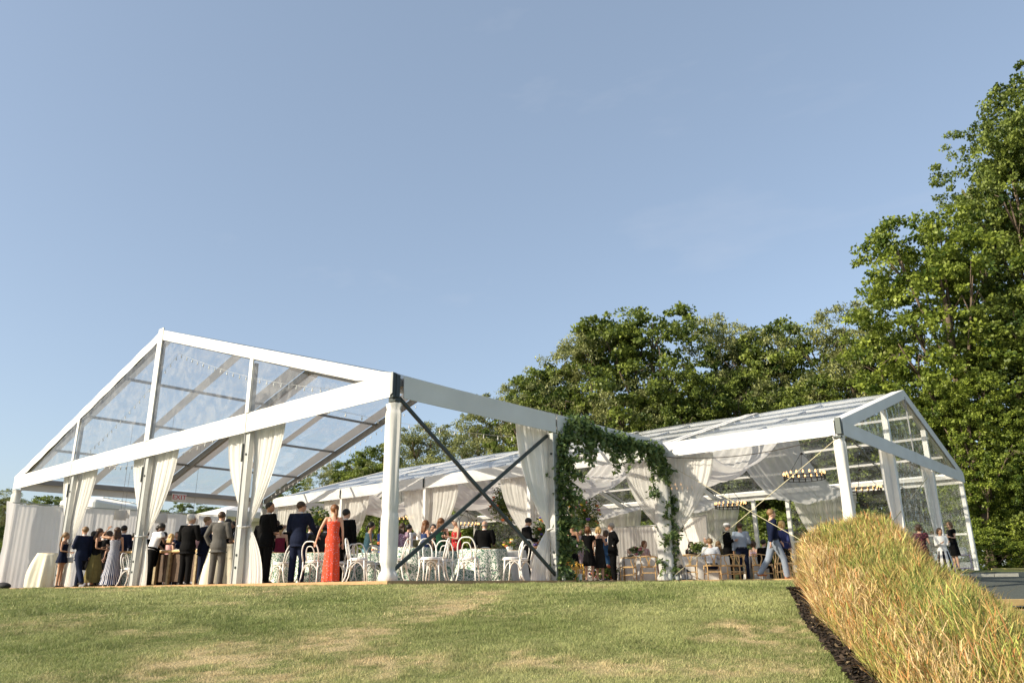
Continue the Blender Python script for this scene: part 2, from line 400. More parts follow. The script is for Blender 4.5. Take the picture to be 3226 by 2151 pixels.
tcx = t.nodes.new('ShaderNodeTexCoord'); t.links.new(tcx.outputs['Object'], n_.inputs['Vector']); t.links.new(n_.outputs[0], rr_.inputs[0])
t.links.new(a_.outputs[0], mx_.inputs[1]); t.links.new(rr_.outputs[0], mx_.inputs[2]); t.links.new(mx_.outputs[0], b.inputs['Base Color'])
b.inputs['Roughness'].default_value = 0.95; b.inputs['Specular IOR Level'].default_value = 0.1
bp_ = t.nodes.new('ShaderNodeBump'); bp_.inputs['Distance'].default_value = .03; t.links.new(n_.outputs[0], bp_.inputs['Height']); t.links.new(bp_.outputs[0], b.inputs['Normal'])
tag(link('ground', npmesh('ground', V, F, m, cols=gc, smooth=True)), None, None, kind='structure')
# bed outline (s,d)
BEDL = [pix_sd(2502, 1874), pix_sd(2540, 1960), pix_sd(2600, 2040), pix_sd(2690, 2151)]
A_, B_ = BEDL[-2], BEDL[-1]
BEDL.append((B_[0]+(B_[0]-A_[0])*4, B_[1]+(B_[1]-A_[1])*4))
def bed_left(d):
    ds = np.array([p[1] for p in BEDL])[::-1]; sv = np.array([p[0] for p in BEDL])[::-1]
    return np.interp(d, ds, sv)
BED_BACK = BEDL[0][1]+0.25
# mulch sheet
mulch = mat('dark_bark_mulch', (0.016, 0.012, 0.009), 0.95, 0, 0.6, 30, 0.8, 60)
nu, nv = 60, 140
sb = np.linspace(0, 1, nu); db = np.linspace(1.5, BED_BACK, nv)
SB, DB = np.meshgrid(sb, db, indexing='ij')
lft = bed_left(DB)+0.06*(vn.f(DB*3, DB*0+3, 3)-.5)
SBv = lft + SB*(5.6+0*DB)
sf2, df2 = SBv.ravel(), DB.ravel(); xy2 = sd_to_w(sf2, df2)
z2 = ground(sf2, df2)+0.02+0.05*(vn2.f(sf2*9, df2*9, 3)-0.3)*sstep(SB.ravel(), 0, 0.03)
I = (np.arange(nu-1)[:, None]*nv+np.arange(nv-1)[None, :]).ravel(); F2 = np.column_stack([I, I+nv, I+nv+1, I+1])
tag(link('mulch_bed', npmesh('mulch_bed', np.column_stack([xy2, z2]), F2, mulch, smooth=True)), None, None, kind='structure')
nchip = 16000
cd_ = np.sqrt(5.2**2+rng.random(nchip)*(BED_BACK**2-5.2**2)); cs_ = bed_left(cd_)+rng.random(nchip)*.75-.03
P_ = np.column_stack([sd_to_w(cs_, cd_), ground(cs_, cd_)+0.035+.02*rng.random(nchip)])
a_ = rng.normal(size=(nchip, 3)); a_[:, 2] *= .35; a_ /= np.linalg.norm(a_, axis=1)[:, None]; b_ = rng.normal(size=(nchip, 3)); b_[:, 2] *= .5; b_ -= a_*(a_*b_).sum(1)[:, None]; b_ /= np.linalg.norm(b_, axis=1)[:, None]
l_ = (.012+.030*rng.random(nchip)**2)[:, None]; w_ = l_*(.25+.3*rng.random((nchip, 1)))
Vc = np.stack([P_-a_*l_-b_*w_, P_+a_*l_-b_*w_*.6, P_+a_*l_+b_*w_, P_-a_*l_+b_*w_*.7], 1).reshape(-1, 3)
cc_ = np.array([[.020, .014, .010], [.045, .030, .020], [.012, .010, .008], [.20, .15, .09]])[rng.choice(4, nchip, p=[.45, .28, .22, .05])]
tag(link('bark_chips', npmesh('bark_chips', Vc, np.arange(nchip*4).reshape(-1, 4), leaf_mat('bark_chip', None, None, .02, attr=True, rough=.9), cols=np.repeat(cc_, 4, 0))), 'loose dark bark chips and dry straws strewn on the mulch strip', 'bark chips', kind='stuff')
# lawn blades: thin single-triangle blades
def blades(n, dlo, dhi, hmin, hmax, wid, clump=1):
    u = rng.random(n); d = np.sqrt(dlo**2+u*(dhi**2-dlo**2)); s = (rng.random(n)*2-1)*(0.70*d+0.6)
    k = (s < bed_left(d)-0.02) | (d > BED_BACK+.1); k &= ~((s > 7.0)); s, d = s[k], d[k]; n = len(s)
    rnd = rng.random(n); col = lawn_cols(s, d, rnd)
    tuft = vn2.f(s*6, d*6, 3); dr = dryness(s, d); col = col*(0.72+0.60*rng.random(n))[:, None]*(1.10-.22*sstep(vn.f(s*4+7, d*4, 2), .4, .7))[:, None]
    h = (hmin+(hmax-hmin)*rng.random(n)**1.5)*(0.6+0.9*sstep(tuft, .35, .75))*(1-0.45*dr)
    z = ground(s, d); P = np.column_stack([sd_to_w(s, d), z-0.004])
    th = rng.random(n)*2*np.pi; lean = h*(0.2+0.8*rng.random(n)); la = rng.random(n)*2*np.pi
    w = wid*(0.7+0.7*rng.random(n))
    a = P+np.column_stack([np.cos(th)*w, np.sin(th)*w, 0*w]); b = P-np.column_stack([np.cos(th)*w, np.sin(th)*w, 0*w])
    c = P+np.column_stack([np.cos(la)*lean, np.sin(la)*lean, h])
    V = np.stack([a, b, c], 1).reshape(-1, 3); F = np.arange(3*n).reshape(-1, 3)
    return V, F, np.repeat(col, 3, 0)
LAWNM = leaf_mat('grass_blade', None, None, 0.25, attr=True, rough=0.6)
parts = [blades(400000, 5.0, 9.5, 0.014, 0.042, 0.0026), blades(260000, 9.5, 14.3, 0.016, 0.045, 0.0042)]
off = 0; VV = []; FF = []; CC = []
for V, F, c in parts: VV.append(V); FF.append(F+off); CC.append(c); off += len(V)
tag(link('lawn_grass', npmesh('lawn_grass', np.concatenate(VV), np.concatenate(FF), LAWNM, cols=np.concatenate(CC))), 'short sunlit lawn with green and dry straw patches sloping up to the tents', 'grass', kind='stuff')
# ornamental grass: stems with many short bent leaves
SILX = [2300, 2490, 2520, 2560, 2620, 2740, 2800, 2850, 2900, 2960, 3000, 3080, 3140, 3226, 3400, 3700]
SILY = [1745, 1738, 1690, 1660, 1628, 1592, 1606, 1645, 1718, 1775, 1797, 1858, 1905, 1955, 2050, 2200]
def canopy(s, d):
    """height of the leaf canopy above the soil"""
    off_ = s-bed_left(d)
    nat = np.interp(d, [2, 8, 9.6, 10.8, 11.8], [0.86, 0.92, 1.06, 1.20, 1.08])
    nat = nat*np.interp(off_, [0.0, 0.15, 0.55, 1.0], [0.38, 0.66, 0.95, 1.0])
    px = 1613+2543*s/d; hor = 1846-.0107*(px-1613)
    cap = CAM.z + (hor-np.interp(px, SILX, SILY))/2670*d - ground(s, d)
    lump = 0.28*(vn2.f(s*2.0+8, d*2.0, 3)-.5)
    return np.minimum(nat+lump, cap-.03+lump*.6)
def orn(n):
    d = np.sqrt(3.2**2+rng.random(n*2)*((BED_BACK+.1)**2-3.2**2)); s = bed_left(d)+0.14+rng.random(n*2)*(3.4+0*d)
    k = (rng.random(n*2) < np.clip(9/d, .55, 1)); s, d = s[k], d[k]; H = canopy(s, d); k = H > .12; s, d, H = s[k][:n], d[k][:n], H[k][:n]; n = len(s)
    cell = (np.floor(s*4.2)*131+np.floor(d*4.2)*71).astype(int); crng = np.random.default_rng(3); TB = crng.random((4096, 4)); cc = TB[cell % 4096]
    off_ = s-bed_left(d)
    L_ = (0.09+0.19*rng.random(n)**1.3)*np.interp(d, [3.5, 8], [.85, 1.1])
    h0 = np.maximum(0, H*(1-0.75*rng.random(n)**1.6)*(.90+.12*cc[:, 0])-L_*.8)
    low = (off_ < .45) & (rng.random(n) < .5); h0[low] = rng.random(low.sum())*.12
    z = ground(s, d)+h0
    dirx = rng.normal(-.03, .34, n)+(cc[:, 1]-.5)*.7; diry = rng.normal(0, .45, n)+(cc[:, 2]-.5)*.7; dz = 1.0+0*dirx
    tall = rng.random(n) < .035; h0[tall] += .17*rng.random(tall.sum())**1.5; z = ground(s, d)+h0
    stray = rng.random(n) < .18; dirx[stray] *= 2.2; diry[stray] *= 2.0
    nn = np.sqrt(dirx**2+diry**2+dz**2); dirx /= nn; diry /= nn; dz = dz/nn
    curl = rng.random(n)**1.5*.9; cx_ = rng.normal(0, .6, n); cyv = rng.normal(0, .6, n)
    wv = (0.0016+0.0034*rng.random(n)**1.5)*np.interp(d, [3, 7, 11], [.8, 1.0, 1.35])
    th = rng.random(n)*np.pi; sx = np.column_stack([np.cos(th), np.sin(th)]); rows = []
    for t_, w_ in zip([0, .52, 1.0], [.9, .95, .06]):
        a = L_*t_; c_ = curl*t_**2*L_
        P = sd_to_w(s+dirx*a+cx_*c_, d+diry*a+cyv*c_); zz_ = z+dz*a-c_*.55*t_
        side = sx*(wv*w_)[:, None]; rows.append((np.column_stack([P+side, zz_]), np.column_stack([P-side, zz_])))
    V = np.stack([x for r in rows for x in r], 1); base = (np.arange(n)*6)[:, None]
    F = np.concatenate([base+np.array([[2*q, 2*q+1, 2*q+3, 2*q+2]]) for q in range(2)], 0)
    g = np.array([[0.12, 0.19, 0.035], [0.34, 0.38, 0.09], [0.52, 0.39, 0.14], [0.46, 0.20, 0.07], [0.60, 0.45, 0.24]])
    zone = vn.f(s*1.5+3, d*1.5, 3)
    up = h0/np.maximum(H, .2)
    k1 = rng.random(n)*.78+(zone-0.5)*0.7+(cc[:, 3]-.5)*.28+(off_ < 0.42)*0.34+sstep(d, 8, 11)*0.14+.06+up*.08
    k1 = k1 + sstep(d, 7, 4)*.05 - .10*sstep(off_, .3, .6)*sstep(1.4-off_, 0, .5)
    idx = np.digitize(k1, [0.32, 0.62, 0.84, 0.97]); col = (g[idx]*.9+np.array([.50, .42, .15])*.1)*(0.45+0.95*rng.random(n)[:, None])
    tipc = np.where(rng.random(n)[:, None] < .6, col*.4+np.array([0.58, 0.30, 0.13])*.6, col)
    cols = np.stack([col*0.92]*2+[col]*2+[tipc]*2, 1)
    # tall thin stems and seed heads
    return V.reshape(-1, 3), F, cols.reshape(-1, 3)
V, F, c = orn(280000)
ORNM = leaf_mat('long_grass_blade', None, None, 0.2, attr=True, rough=0.55)
tag(link('ornamental_grass', npmesh('ornamental_grass', V, F, ORNM, cols=c)), 'tall mass of green and rust orange ornamental grass leaning left in the mulched bed', 'ornamental grass', kind='stuff')
# ================================================================ right yard: path, timber, kerb
SLATE = mat('dark_slate_gravel', (0.075, 0.085, 0.075), 0.9, 0, 0.45, 40, 0.5, 90)
TIMB = mat('treated_timber', (0.42, 0.30, 0.14), 0.7, 0, 0.22, 3, 0.1, 20)
def yardstrip(name, s0, s1, dA, dB, zoff, m, n=24):
    sv = np.linspace(s0, s1, 14); dv = np.linspace(dA, dB, n); SS, DD = np.meshgrid(sv, dv, indexing='ij'); a, b = SS.ravel(), DD.ravel()
    P = np.column_stack([sd_to_w(a, b), ground(a, b)+zoff]); I = (np.arange(13)[:, None]*n+np.arange(n-1)[None, :]).ravel()
    o = link(name, npmesh(name, P, np.column_stack([I, I+n, I+n+1, I+1]), m, smooth=True)); o['kind'] = 'structure'; return o
yardstrip('gravel_path', 9.2, 30, 15.45, 26.2, 0.015, SLATE)
tw = empty('timber_retaining_wall', (*sd_to_w(9.1, 15.35), -0.9)); tag(tw, 'low pale timber retaining wall of stacked sleepers beside the dark gravel path at right', 'retaining wall')
for r_ in range(2):
    for k in range(4):
        a = sd_to_w(9.1+k*2.4, 15.35+0.0*k); b_ = sd_to_w(9.1+k*2.4+2.385, 15.35)
        zt = -0.72+r_*0.20 if r_ == 0 else -0.50
        MB().beam((a[0], a[1], zt), (b_[0], b_[1], zt), 0.16, 0.20 if r_ == 0 else 0.12).build('sleeper', TIMB, tw, bevel=0.01)
kb = empty('stone_kerb', (*sd_to_w(10.6, 26.3), 0.0)); tag(kb, 'pale stone kerb along the strip of lawn behind the gravel path', 'kerb')
for k in range(3):
    a = sd_to_w(13.9+k*.72, 26.0-.1*k); b_ = sd_to_w(13.9+k*.72+.7, 26.0-.1*k-.1); z = 0.06
    MB().beam((a[0], a[1], z), (b_[0], b_[1], z), 0.25, 0.12).build('kerb_stone', mat('pale_kerb_stone', (.45, .43, .36), .8), kb, bevel=.01)
hz_ = MB(); hz_.tube([Vector((*sd_to_w(16.4+i*.5, 27.6+0.25*math.sin(i*.9)-i*.05), float(ground(16.4+i*.5, 27.6))+.04)) for i in range(14)], 0.035, 6)
tag(hz_.build('hose', mat('yellow_hose', (.55, .45, .15), .5)), 'long yellow hose lying on the strip of grass behind the gravel path', 'hose')
# ================================================================ TENT 1 : clear top dance tent
W1, L1, HB, HT, HP = 20.73, 5.065, 3.41, 3.86, 7.11
T1 = empty('clear_top_tent', (0, 0, 0)); tag(T1, 'large clear roofed frame tent with wide white gable band, the nearest one at left', 'tent')
def ridge_z(x, w=W1, e=HT, p=HP): return e+(p-e)*(1-abs(x+w/2)/(w/2))
xs = [0, -W1/4, -W1/2, -3*W1/4, -W1]
def post(x, y, z0, z1, sx, sy, parent, m=ALU, plate=True, bolts=True):
    b = MB(); b.box((x, y, (z0+z1)/2), (sx, sy, z1-z0))
    o = b.build('post', m, parent, bevel=0.012)
    g = MB(); fx = sx*0.5
    if bolts:
        for zz in (0.35, 0.62, 2.9):
            g = MB(); g.tube([(x+.02, y-sy/2-0.02, zz), (x+.02, y-sy/2+0.01, zz)], 0.028, 8); link('bolt', g.mesh('bolt', STEEL, parent_world(parent)), o)
    if plate:
        g = MB(); g.box((x, y, 0.02+z0), (sx+0.18, sy+0.2, 0.03)); g.box((x, y-sy*.3, .1+z0), (.05, .05, .16)); org = parent_world(parent); link('base_plate', g.mesh('base_plate', ALUD, org), o)
    return o
for k, x in enumerate(xs):
    post(x, 0.03, -0.05, HB+(.0 if k in (0, 4) else .3), 0.20, 0.13, T1)
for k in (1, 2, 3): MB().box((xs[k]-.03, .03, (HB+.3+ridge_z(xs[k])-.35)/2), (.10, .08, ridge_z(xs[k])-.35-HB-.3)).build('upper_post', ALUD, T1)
# grooves on the visible gable posts
for x in xs[1:4]:
    MB().box((x-.085, -0.045, 1.7), (.03, .02, 3.4)).build('keder_track', ALUD, T1)
    MB().box((x-.11, -0.06, 2.95), (.05, .05, .42)).build('latch', STEEL, T1, bevel=.01)
for y in (L1, 2*L1):
    for x in (0, -W1): post(x, y, -0.05, HB, 0.16, 0.22, T1)
def sheetbox(pts, th, nrm):
    """closed slab through polygon pts"""
    b = MB(); n = Vector(nrm).normalized()*th; k = len(pts)
    b.v = [Vector(p) for p in pts]+[Vector(p)+n for p in pts]
    b.f = [list(range(k))[::-1], list(range(k, 2*k))]+[[i, (i+1) % k, k+(i+1) % k, k+i] for i in range(k)]
    return b
def fabricband(p0, p1, z00, z01, z10, z11, y, n=40, amp=0.012, th=.03, axis='x'):
    """gently rumpled fabric band between two ends"""
    b = MB()
    def fn(side):
        def f(u, v):
            a = p0+(p1-p0)*u; z = (z00*(1-u)+z10*u)*(1-v)+(z01*(1-u)+z11*u)*v
            w = amp*(mnoise.noise(Vector((a*1.3, v*2.5, 3+side))) + 0.6*math.sin(a*9+v*3)*(0.3+v*0.5)) + (th if side else 0)
            return (a, y+w, z) if axis == 'x' else (y+w, a, z)
        return f
    b.grid(fn(0), n, 5); return b
def closeband(b, th, axis):
    k = len(b.v); off = Vector((0, th, 0)) if axis == 'x' else Vector((th, 0, 0))
    fs = list(b.f); b.v += [p+off for p in list(b.v)]; b.f += [[i+k for i in f[::-1]] for f in fs]; return b
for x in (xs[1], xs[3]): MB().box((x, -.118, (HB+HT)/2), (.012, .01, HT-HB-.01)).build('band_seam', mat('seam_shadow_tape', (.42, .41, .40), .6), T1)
# gable band, in two pieces meeting at the centre seam
for a, c in ((0.08, -W1/2+.0), (-W1/2-.012, -W1-.08)):
    b = closeband(fabricband(a, c, HB, HT+.02, HB, HT+.02, -0.10, 60), .02, 'x'); b.build('gable_band', PVC, T1, smooth=True)
# rake bands
rk = 0.29
for sgn in (1, -1):
    xa = 0.08 if sgn > 0 else -W1-0.08; xm = -W1/2+0.004*sgn
    za = HT
    b = MB(); nn = 36
    for i in range(nn+1):
        u = i/nn; x = xa+(xm-xa)*u; zt = ridge_z(max(min(x, 0), -W1))+0.03
        lo = max(zt-rk, HT+.02); w = .008*math.sin(x*5)
        b.v += [Vector((x, -0.098+w, lo)), Vector((x, -0.098+w, zt)), Vector((x, 0.10, zt+0.0))]
    for i in range(nn):
        a = i*3; b.f += [[a, a+3, a+4, a+1], [a+1, a+4, a+5, a+2]]
    b.build('rake_band', PVC, T1, smooth=False)
for x in xs[1:4]:
    wz = 0.10 if x != xs[2] else 0.14
    zt = ridge_z(x)-rk+.04
    if x == xs[2]:
        for e in (-1, 1): MB().box((x+e*(wz/2+.004), -0.105, (HT+zt)/2+.16), (wz, 0.03, zt-HT+.32)).build('gable_strip', PVC, T1)
    else: MB().box((x, -0.105, (HT+.02+zt)/2), (wz*1.5, 0.03, zt-HT-.02)).build('gable_strip', PVC, T1)
# clear gable panes
for k in range(4):
    x0, x1 = xs[k]-.06, xs[k+1]+.06
    z0, z1 = ridge_z(xs[k])-rk+.02, ridge_z(xs[k+1])-rk+.02
    pl = [(x0, -.085, HT), (x1, -.085, HT)]
    if k in (0,): pl = [(xs[0]-1.4, -.085, HT), (x1, -.085, HT), (x1, -.085, z1)]
    elif k == 3: pl = [(x0, -.085, HT), (xs[4]+1.4, -.085, HT), (x0, -.085, z0)]
    else: pl = [(x0, -.085, HT), (x1, -.085, HT), (x1, -.085, z1), (x0, -.085, z0)]
    b = MB(); b.v = [Vector(p) for p in pl]; b.f = [list(range(len(pl)))]; b.build('gable_pane', VIN, T1)
# frames
def roof(T, X, Yy, xe0, xe1, he, hp, bays, along, nm_border, vin, npur=3, bw=0.42, rw=0.11, rh=0.2, frames=None):
    pass
def rz(x): return ridge_z(x)
for k in range(3):
    y = k*L1
    for e in (0, 1):
        xa = 0 if e == 0 else -W1
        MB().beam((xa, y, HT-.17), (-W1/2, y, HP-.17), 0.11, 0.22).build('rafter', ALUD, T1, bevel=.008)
        # white borders of the roof cover on both sides of the rafter
        for s_ in (-1, 1):
            if (k == 0 and s_ < 0) or (k == 2 and s_ > 0): continue
            ya, yb = y+s_*.06, y+s_*(.62 if k else .40)
            b = MB(); b.quad((xa, ya, HT-.03), (-W1/2, ya, HP-.03), (-W1/2, yb, HP-.03), (xa, yb, HT-.03)); b.build('roof_border', BORDER, T1)
for k in range(2):
    y0, y1 = k*L1, (k+1)*L1
    for e in (0, 1):
        xa = 0 if e == 0 else -W1
        b = MB()
        def fr(u, v, xa=xa, y0=y0, y1=y1):
            x = xa+(-W1/2-xa)*u; y = y0+(y1-y0)*v
            sag = 0.05*math.sin(v*math.pi)*(0.4+0.6*abs(math.sin(u*math.pi*4)))
            return (x, y, ridge_z(x)+.012-sag+.05)
        b.grid(fr, 24, 10); b.build('roof_panel', VIN, T1, smooth=True)
        for q in (0.25, 0.5, 0.75):
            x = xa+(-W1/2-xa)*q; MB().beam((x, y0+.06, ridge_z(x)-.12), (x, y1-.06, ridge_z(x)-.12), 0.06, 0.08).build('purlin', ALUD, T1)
        # mid bay weld strip, a flat translucent border where two panels join
        b = MB(); ym = (y0+y1)/2
        b.quad((xa, ym-.16, HT-.02), (-W1/2, ym-.16, HP-.02), (-W1/2, ym+.16, HP-.02), (xa, ym+.16, HT-.02)); b.build('roof_weld_strip', BORDER, T1)
    MB().beam((-W1/2, y0+.06, HP-.12), (-W1/2, y1-.06, HP-.12), 0.1, 0.1).build('ridge_beam', ALUD, T1)
    for x, s_ in ((0, 1), (-W1, -1)):
        b = closeband(fabricband(y0+.03 if k else y0+.16, y1-.03, HB, HT, HB, HT-.0, x+s_*.10, 24, axis='y'), .02, 'y'); b.build('eave_band', PVC, T1, smooth=True)
        MB().beam((x-.0, y0+.11, HT-.12), (x, y1-.11, HT-.12), 0.10, 0.16).build('eave_beam', ALUD, T1)
        # hem fold of the valance
        b = MB(); b.box((x+s_*.115, (y0+y1)/2+(.06 if not k else 0), HB+.085), (.012, L1-(.2 if not k else .1), .15)); b.build('eave_hem', PVC, T1)
# corner joint
cj = MB(); cj.box((.1, -.1, 3.63), (.10, .08, .5)); cj.box((.13, -.02, 3.62), (.07, .1, .46)); cj.box((.04, .0, 3.37), (.2, .14, .10)); cj.build('corner_joint', STEEL, T1, bevel=.01)
for k in range(4): MB().tube([(.09+.02*k, -.16, 3.42+.012*k), (.09+.02*k, -.16, 3.88)], .012, 6).build('corner_rod', ALU, T1)
# cross brace in the near side bay
MB().beam((.03, .12, HB+.02), (.03, L1-.05, 0.10), .05, .075).build('brace', STEEL, T1, bevel=.006)
MB().beam((-.10, .10, 0.10), (-.10, L1-.1, HB-.05), .05, .075).build('brace', STEEL, T1, bevel=.006)
# EXIT sign on the far left eave band
es = empty('exit_sign', (-W1+.16, 6.0, HB+.16)); tag(es, 'small white sign with red letters EXIT hanging on the far left eave band', 'sign')
MB().box((-W1+.16, 6.0, HB+.16), (.05, .62, .30)).build('sign_box', WHITEP, es, bevel=.01)
fc = bpy.data.curves.new('exit_letters', 'FONT'); fc.body = 'EXIT'; fc.size = .27; fc.extrude = .004; fc.align_x = 'CENTER'; fc.align_y = 'CENTER'
fo = bpy.data.objects.new('tmp', fc); C.objects.link(fo); bpy.context.view_layer.update()
lm = bpy.data.meshes.new_from_object(fo.evaluated_get(bpy.context.evaluated_depsgraph_get())); bpy.data.objects.remove(fo)
lm.materials.clear(); lm.materials.append(mat('red_sign_paint', (.55, .03, .04), .5)); lo = link('letters', lm, es); lo.location = (.03, 0, 0); lo.rotation_euler = (R_(90), 0, R_(90)); lo.scale = (1.1, 1, 1)
# ================================================================ TENT 2 : draped dinner tent
X2, Y2, W2, LB, H2B, H2T, H2P, NB = 5.05, 10.16, 13.2, 5.0, 3.38, 3.76, 5.72, 5
T2 = empty('draped_dinner_tent', (X2, Y2, 0)); tag(T2, 'long low clear roofed tent with white drapes running behind to the right', 'tent')
YR = Y2+W2/2; YB = Y2+W2; X2L = X2-LB*NB
def r2(y): return H2T+(H2P-H2T)*(1-abs(y-YR)/(W2/2))
VIN2
fx = [X2-LB*k for k in range(NB+1)]
for k, x in enumerate(fx):
    for y in (Y2, YB):
        post(x, y, -.05 if k else gz(x, y), H2B+.05, .14, .18, T2, WHITEP, plate=False, bolts=False)
    for e in (0, 1):
        ya = Y2 if e == 0 else YB
        MB().beam((x, ya, H2T-.15), (x, YR, H2P-.15), .10, .18).build('rafter', WHITEP, T2, bevel=.006)
        for s_ in (-1, 1):
            if (k == 0 and s_ > 0) or (k == NB and s_ < 0): continue
            b = MB(); xa, xb = x+s_*.05, x+s_*.24
            b.quad((xa, ya, H2T+.02), (xa, YR, H2P+.02), (xb, YR, H2P+.02), (xb, ya, H2T+.02)); b.build('roof_border', PVC, T2)
for k in range(NB):
    xa, xb = fx[k]-.05, fx[k+1]+.05
    for e in (0, 1):
        ya = Y2 if e == 0 else YB
        b = MB()
        def fr2(u, v, xa=xa, xb=xb, ya=ya):
            x = xa+(xb-xa)*u; y = ya+(YR-ya)*v
            # billow between the purlins
            bl = 0.10*abs(math.sin(v*math.pi*4))**0.8*(math.sin(u*math.pi)**.5 if 0 < u < 1 else 0)
            return (x, y, r2(y)+.03+bl-0.05)
        b.grid(fr2, 12, 40); b.build('roof_panel', VIN2, T2, smooth=True)
        for q in (0.25, 0.5, 0.75):
            y = ya+(YR-ya)*q; MB().beam((xa, y, r2(y)-.07), (xb, y, r2(y)-.07), .06, .08).build('purlin', WHITEP, T2)
        xm = (xa+xb)/2
        MB().beam((xm, ya, H2T-.06), (xm, YR, H2P-.06), .05, .04).build('mid_rail', ALUD, T2)
    MB().beam((xa, YR, H2P-.08), (xb, YR, H2P-.08), .1, .1).build('ridge_beam', WHITEP, T2)
    for y, s_ in ((Y2, -1), (YB, 1)):
        b = closeband(fabricband(xa+.02, xb-.02, H2B, H2T+.03, H2B, H2T+.03, y+s_*.12, 26, amp=.018), .02, 'x'); b.build('eave_band', PVC, T2, smooth=True)
        MB().beam((xa, y, H2T-.12), (xb, y, H2T-.12), .1, .14).build('eave_beam', WHITEP, T2)
    # small latch on the valance joint
    if k: MB().box((fx[k], Y2-.14, (H2B+H2T)/2), (.05, .05, .32)).build('latch', STEEL, T2, bevel=.01)
cj = MB(); cj.box((X2+.08, Y2-.12, 3.6), (.14, .10, .42)); cj.box((X2+.02, Y2-.1, 3.34), (.2, .1, .06)); cj.build('corner_joint', STEEL, T2, bevel=.01)
# gables
for x, s_ in ((X2, 1), (X2L, -1)):
    for y0, y1 in ((Y2, YR), (YR, YB)):
        b = closeband(fabricband(y0+.01, y1-.01, H2B, H2T+.0, H2B, H2T, x+s_*.12, 30, amp=.012, axis='y'), .02, 'y'); b.build('gable_band', PVC, T2, smooth=True)
        b = MB(); nn = 20; yc = YR
        for i in range(nn+1):
            y = y0+(y1-y0)*i/nn; zt = r2(y)+.03; lo = max(zt-.30, H2T)
            b.v += [Vector((x+s_*.118, y, lo)), Vector((x+s_*.118, y, zt)), Vector((x-s_*.05, y, zt))]
        for i in range(nn): a = i*3; b.f += [[a, a+3, a+4, a+1], [a+1, a+4, a+5, a+2]]
        b.build('rake_band', PVC, T2)
        zin = H2P-.28
        b = MB(); yy = y0 if y0 != YR else y1
        b.v = [Vector((x+s_*.10, yy+(1 if yy == Y2 else -1)*.8, H2T)), Vector((x+s_*.10, YR, H2T)), Vector((x+s_*.10, YR, zin))]; b.f = [[0, 1, 2]]; b.build('gable_pane', VIN3, T2)
    MB().box((x+s_*.11, YR, (H2T+H2P)/2-.1), (.03, .06, H2P-H2T-.2)).build('gable_strip', ALUD, T2)
    for q in (1/3, 2/3):
        y = Y2+W2*q
        MB().box((x, y, (r2(y)-.3)/2), (.16, .16, r2(y)-.3)).build('post', WHITEP, T2, bevel=.01)
# clear walls at the right gable and along the back, with a door opening
for y0, y1 in ((Y2+W2/3+.1, Y2+2*W2/3-.1), (Y2+2*W2/3+.1, YB-.12)):
    b = MB(); b.grid(lambda u, v, y0=y0, y1=y1: (X2-.02+.04*mnoise.noise(Vector((u*3+y0, v*4, 0))), y0+(y1-y0)*u, .02+(H2B-.04)*v), 10, 10); b.build('wall_pane', VIN3, T2, smooth=True)
for k in range(NB):
    xa, xb = fx[k]-.1, fx[k+1]+.1
    segs = [(xa, xb)]
    if k == 1: segs = [(xa, -1.62), (-3.12, xb)]
    for s0, s1 in segs:
        b = MB(); b.grid(lambda u, v, s0=s0, s1=s1: (s0+(s1-s0)*u, YB-.02+.04*mnoise.noise(Vector((s0+u*4, v*4, 5))), .02+(H2B-.04)*v), 10, 10); b.build('wall_pane', VIN3, T2, smooth=True)
    MB().beam((xa, YB-.05, 1.55), (xb if k != 1 else -1.7+0*xb, YB-.05, 1.55), .05, .07).build('wall_rail', WHITEP, T2)
for x in (-1.6, -3.12): MB().box((x, YB-.02, 1.7), (.16, .14, 3.4)).build('post', WHITEP, T2, bevel=.01)
for p, q in (((X2+.02, Y2+W2/3, 3.3), (X2+.02, Y2+.1, .1)),): pass
# ================================================================ floors
def floor(name, x0, x1, y0, y1, nb, lab):
    r = empty(name, (x0, y0, 0)); r['kind'] = 'structure'
    w = (x1-x0)/nb
    me = MB().box((w/2-.002, (y1-y0)/2, -.03), (w-.004, y1-y0, .06)).mesh('floor_board', PLY)
    for i in range(nb):
        o = link('floor_board', me, r); o.location = (i*w, 0, 0)
    return r
floor('tent_floor', -W1-.15, .32, -.25, Y2-.3, 17, '')
floor('dinner_floor', X2L-.1, X2+.3, Y2-.29, YB+.15, 21, '')
# ================================================================ curtains
def half(b, side, wt, zt, zt2, zb, wb, ax, c, depth, npl, amp, seed, tie=.07, nt=26, ns=64, thr=0.0):
    """one gathered half curtain: hangs wide, is tied at zt2, flares below"""
    rr = random.Random(seed); ph = rr.random()*6; n0 = len(b.v)
    ph2 = [rr.random()*6 for _ in range(4)]
    for i in range(nt+1):
        t = i/nt; z = zt+(zb-zt)*t
        if z > zt2: q = (zt-z)/(zt-zt2); w = tie+(wt-tie)*(1-q**1.9); k = 1-0.75*q
        else: q = (zt2-z)/(zt2-zb); w = tie+(wb-tie)*math.sin(q*math.pi/2)**.8; k = .25+.6*q
        for j in range(ns+1):
            s = j/ns; a = thr+s*w
            warp = s+0.035*math.sin(3*s*6.28+ph2[0]+t*1.5)
            d = amp*k*(math.sin(warp*npl*2*math.pi+ph)+.45*math.sin(warp*npl*0.53*6.28+ph2[1]+t*2))
            d += .02*math.sin(t*7+s*3+ph2[2])
            b.v.append(Vector(c)+Vector(ax)*(side*a)+Vector(depth)*(d)+Vector((0, 0, z)))
    for i in range(nt):
        for j in range(ns):
            a = n0+i*(ns+1)+j; b.f.append([a, a+1, a+ns+2, a+ns+1])
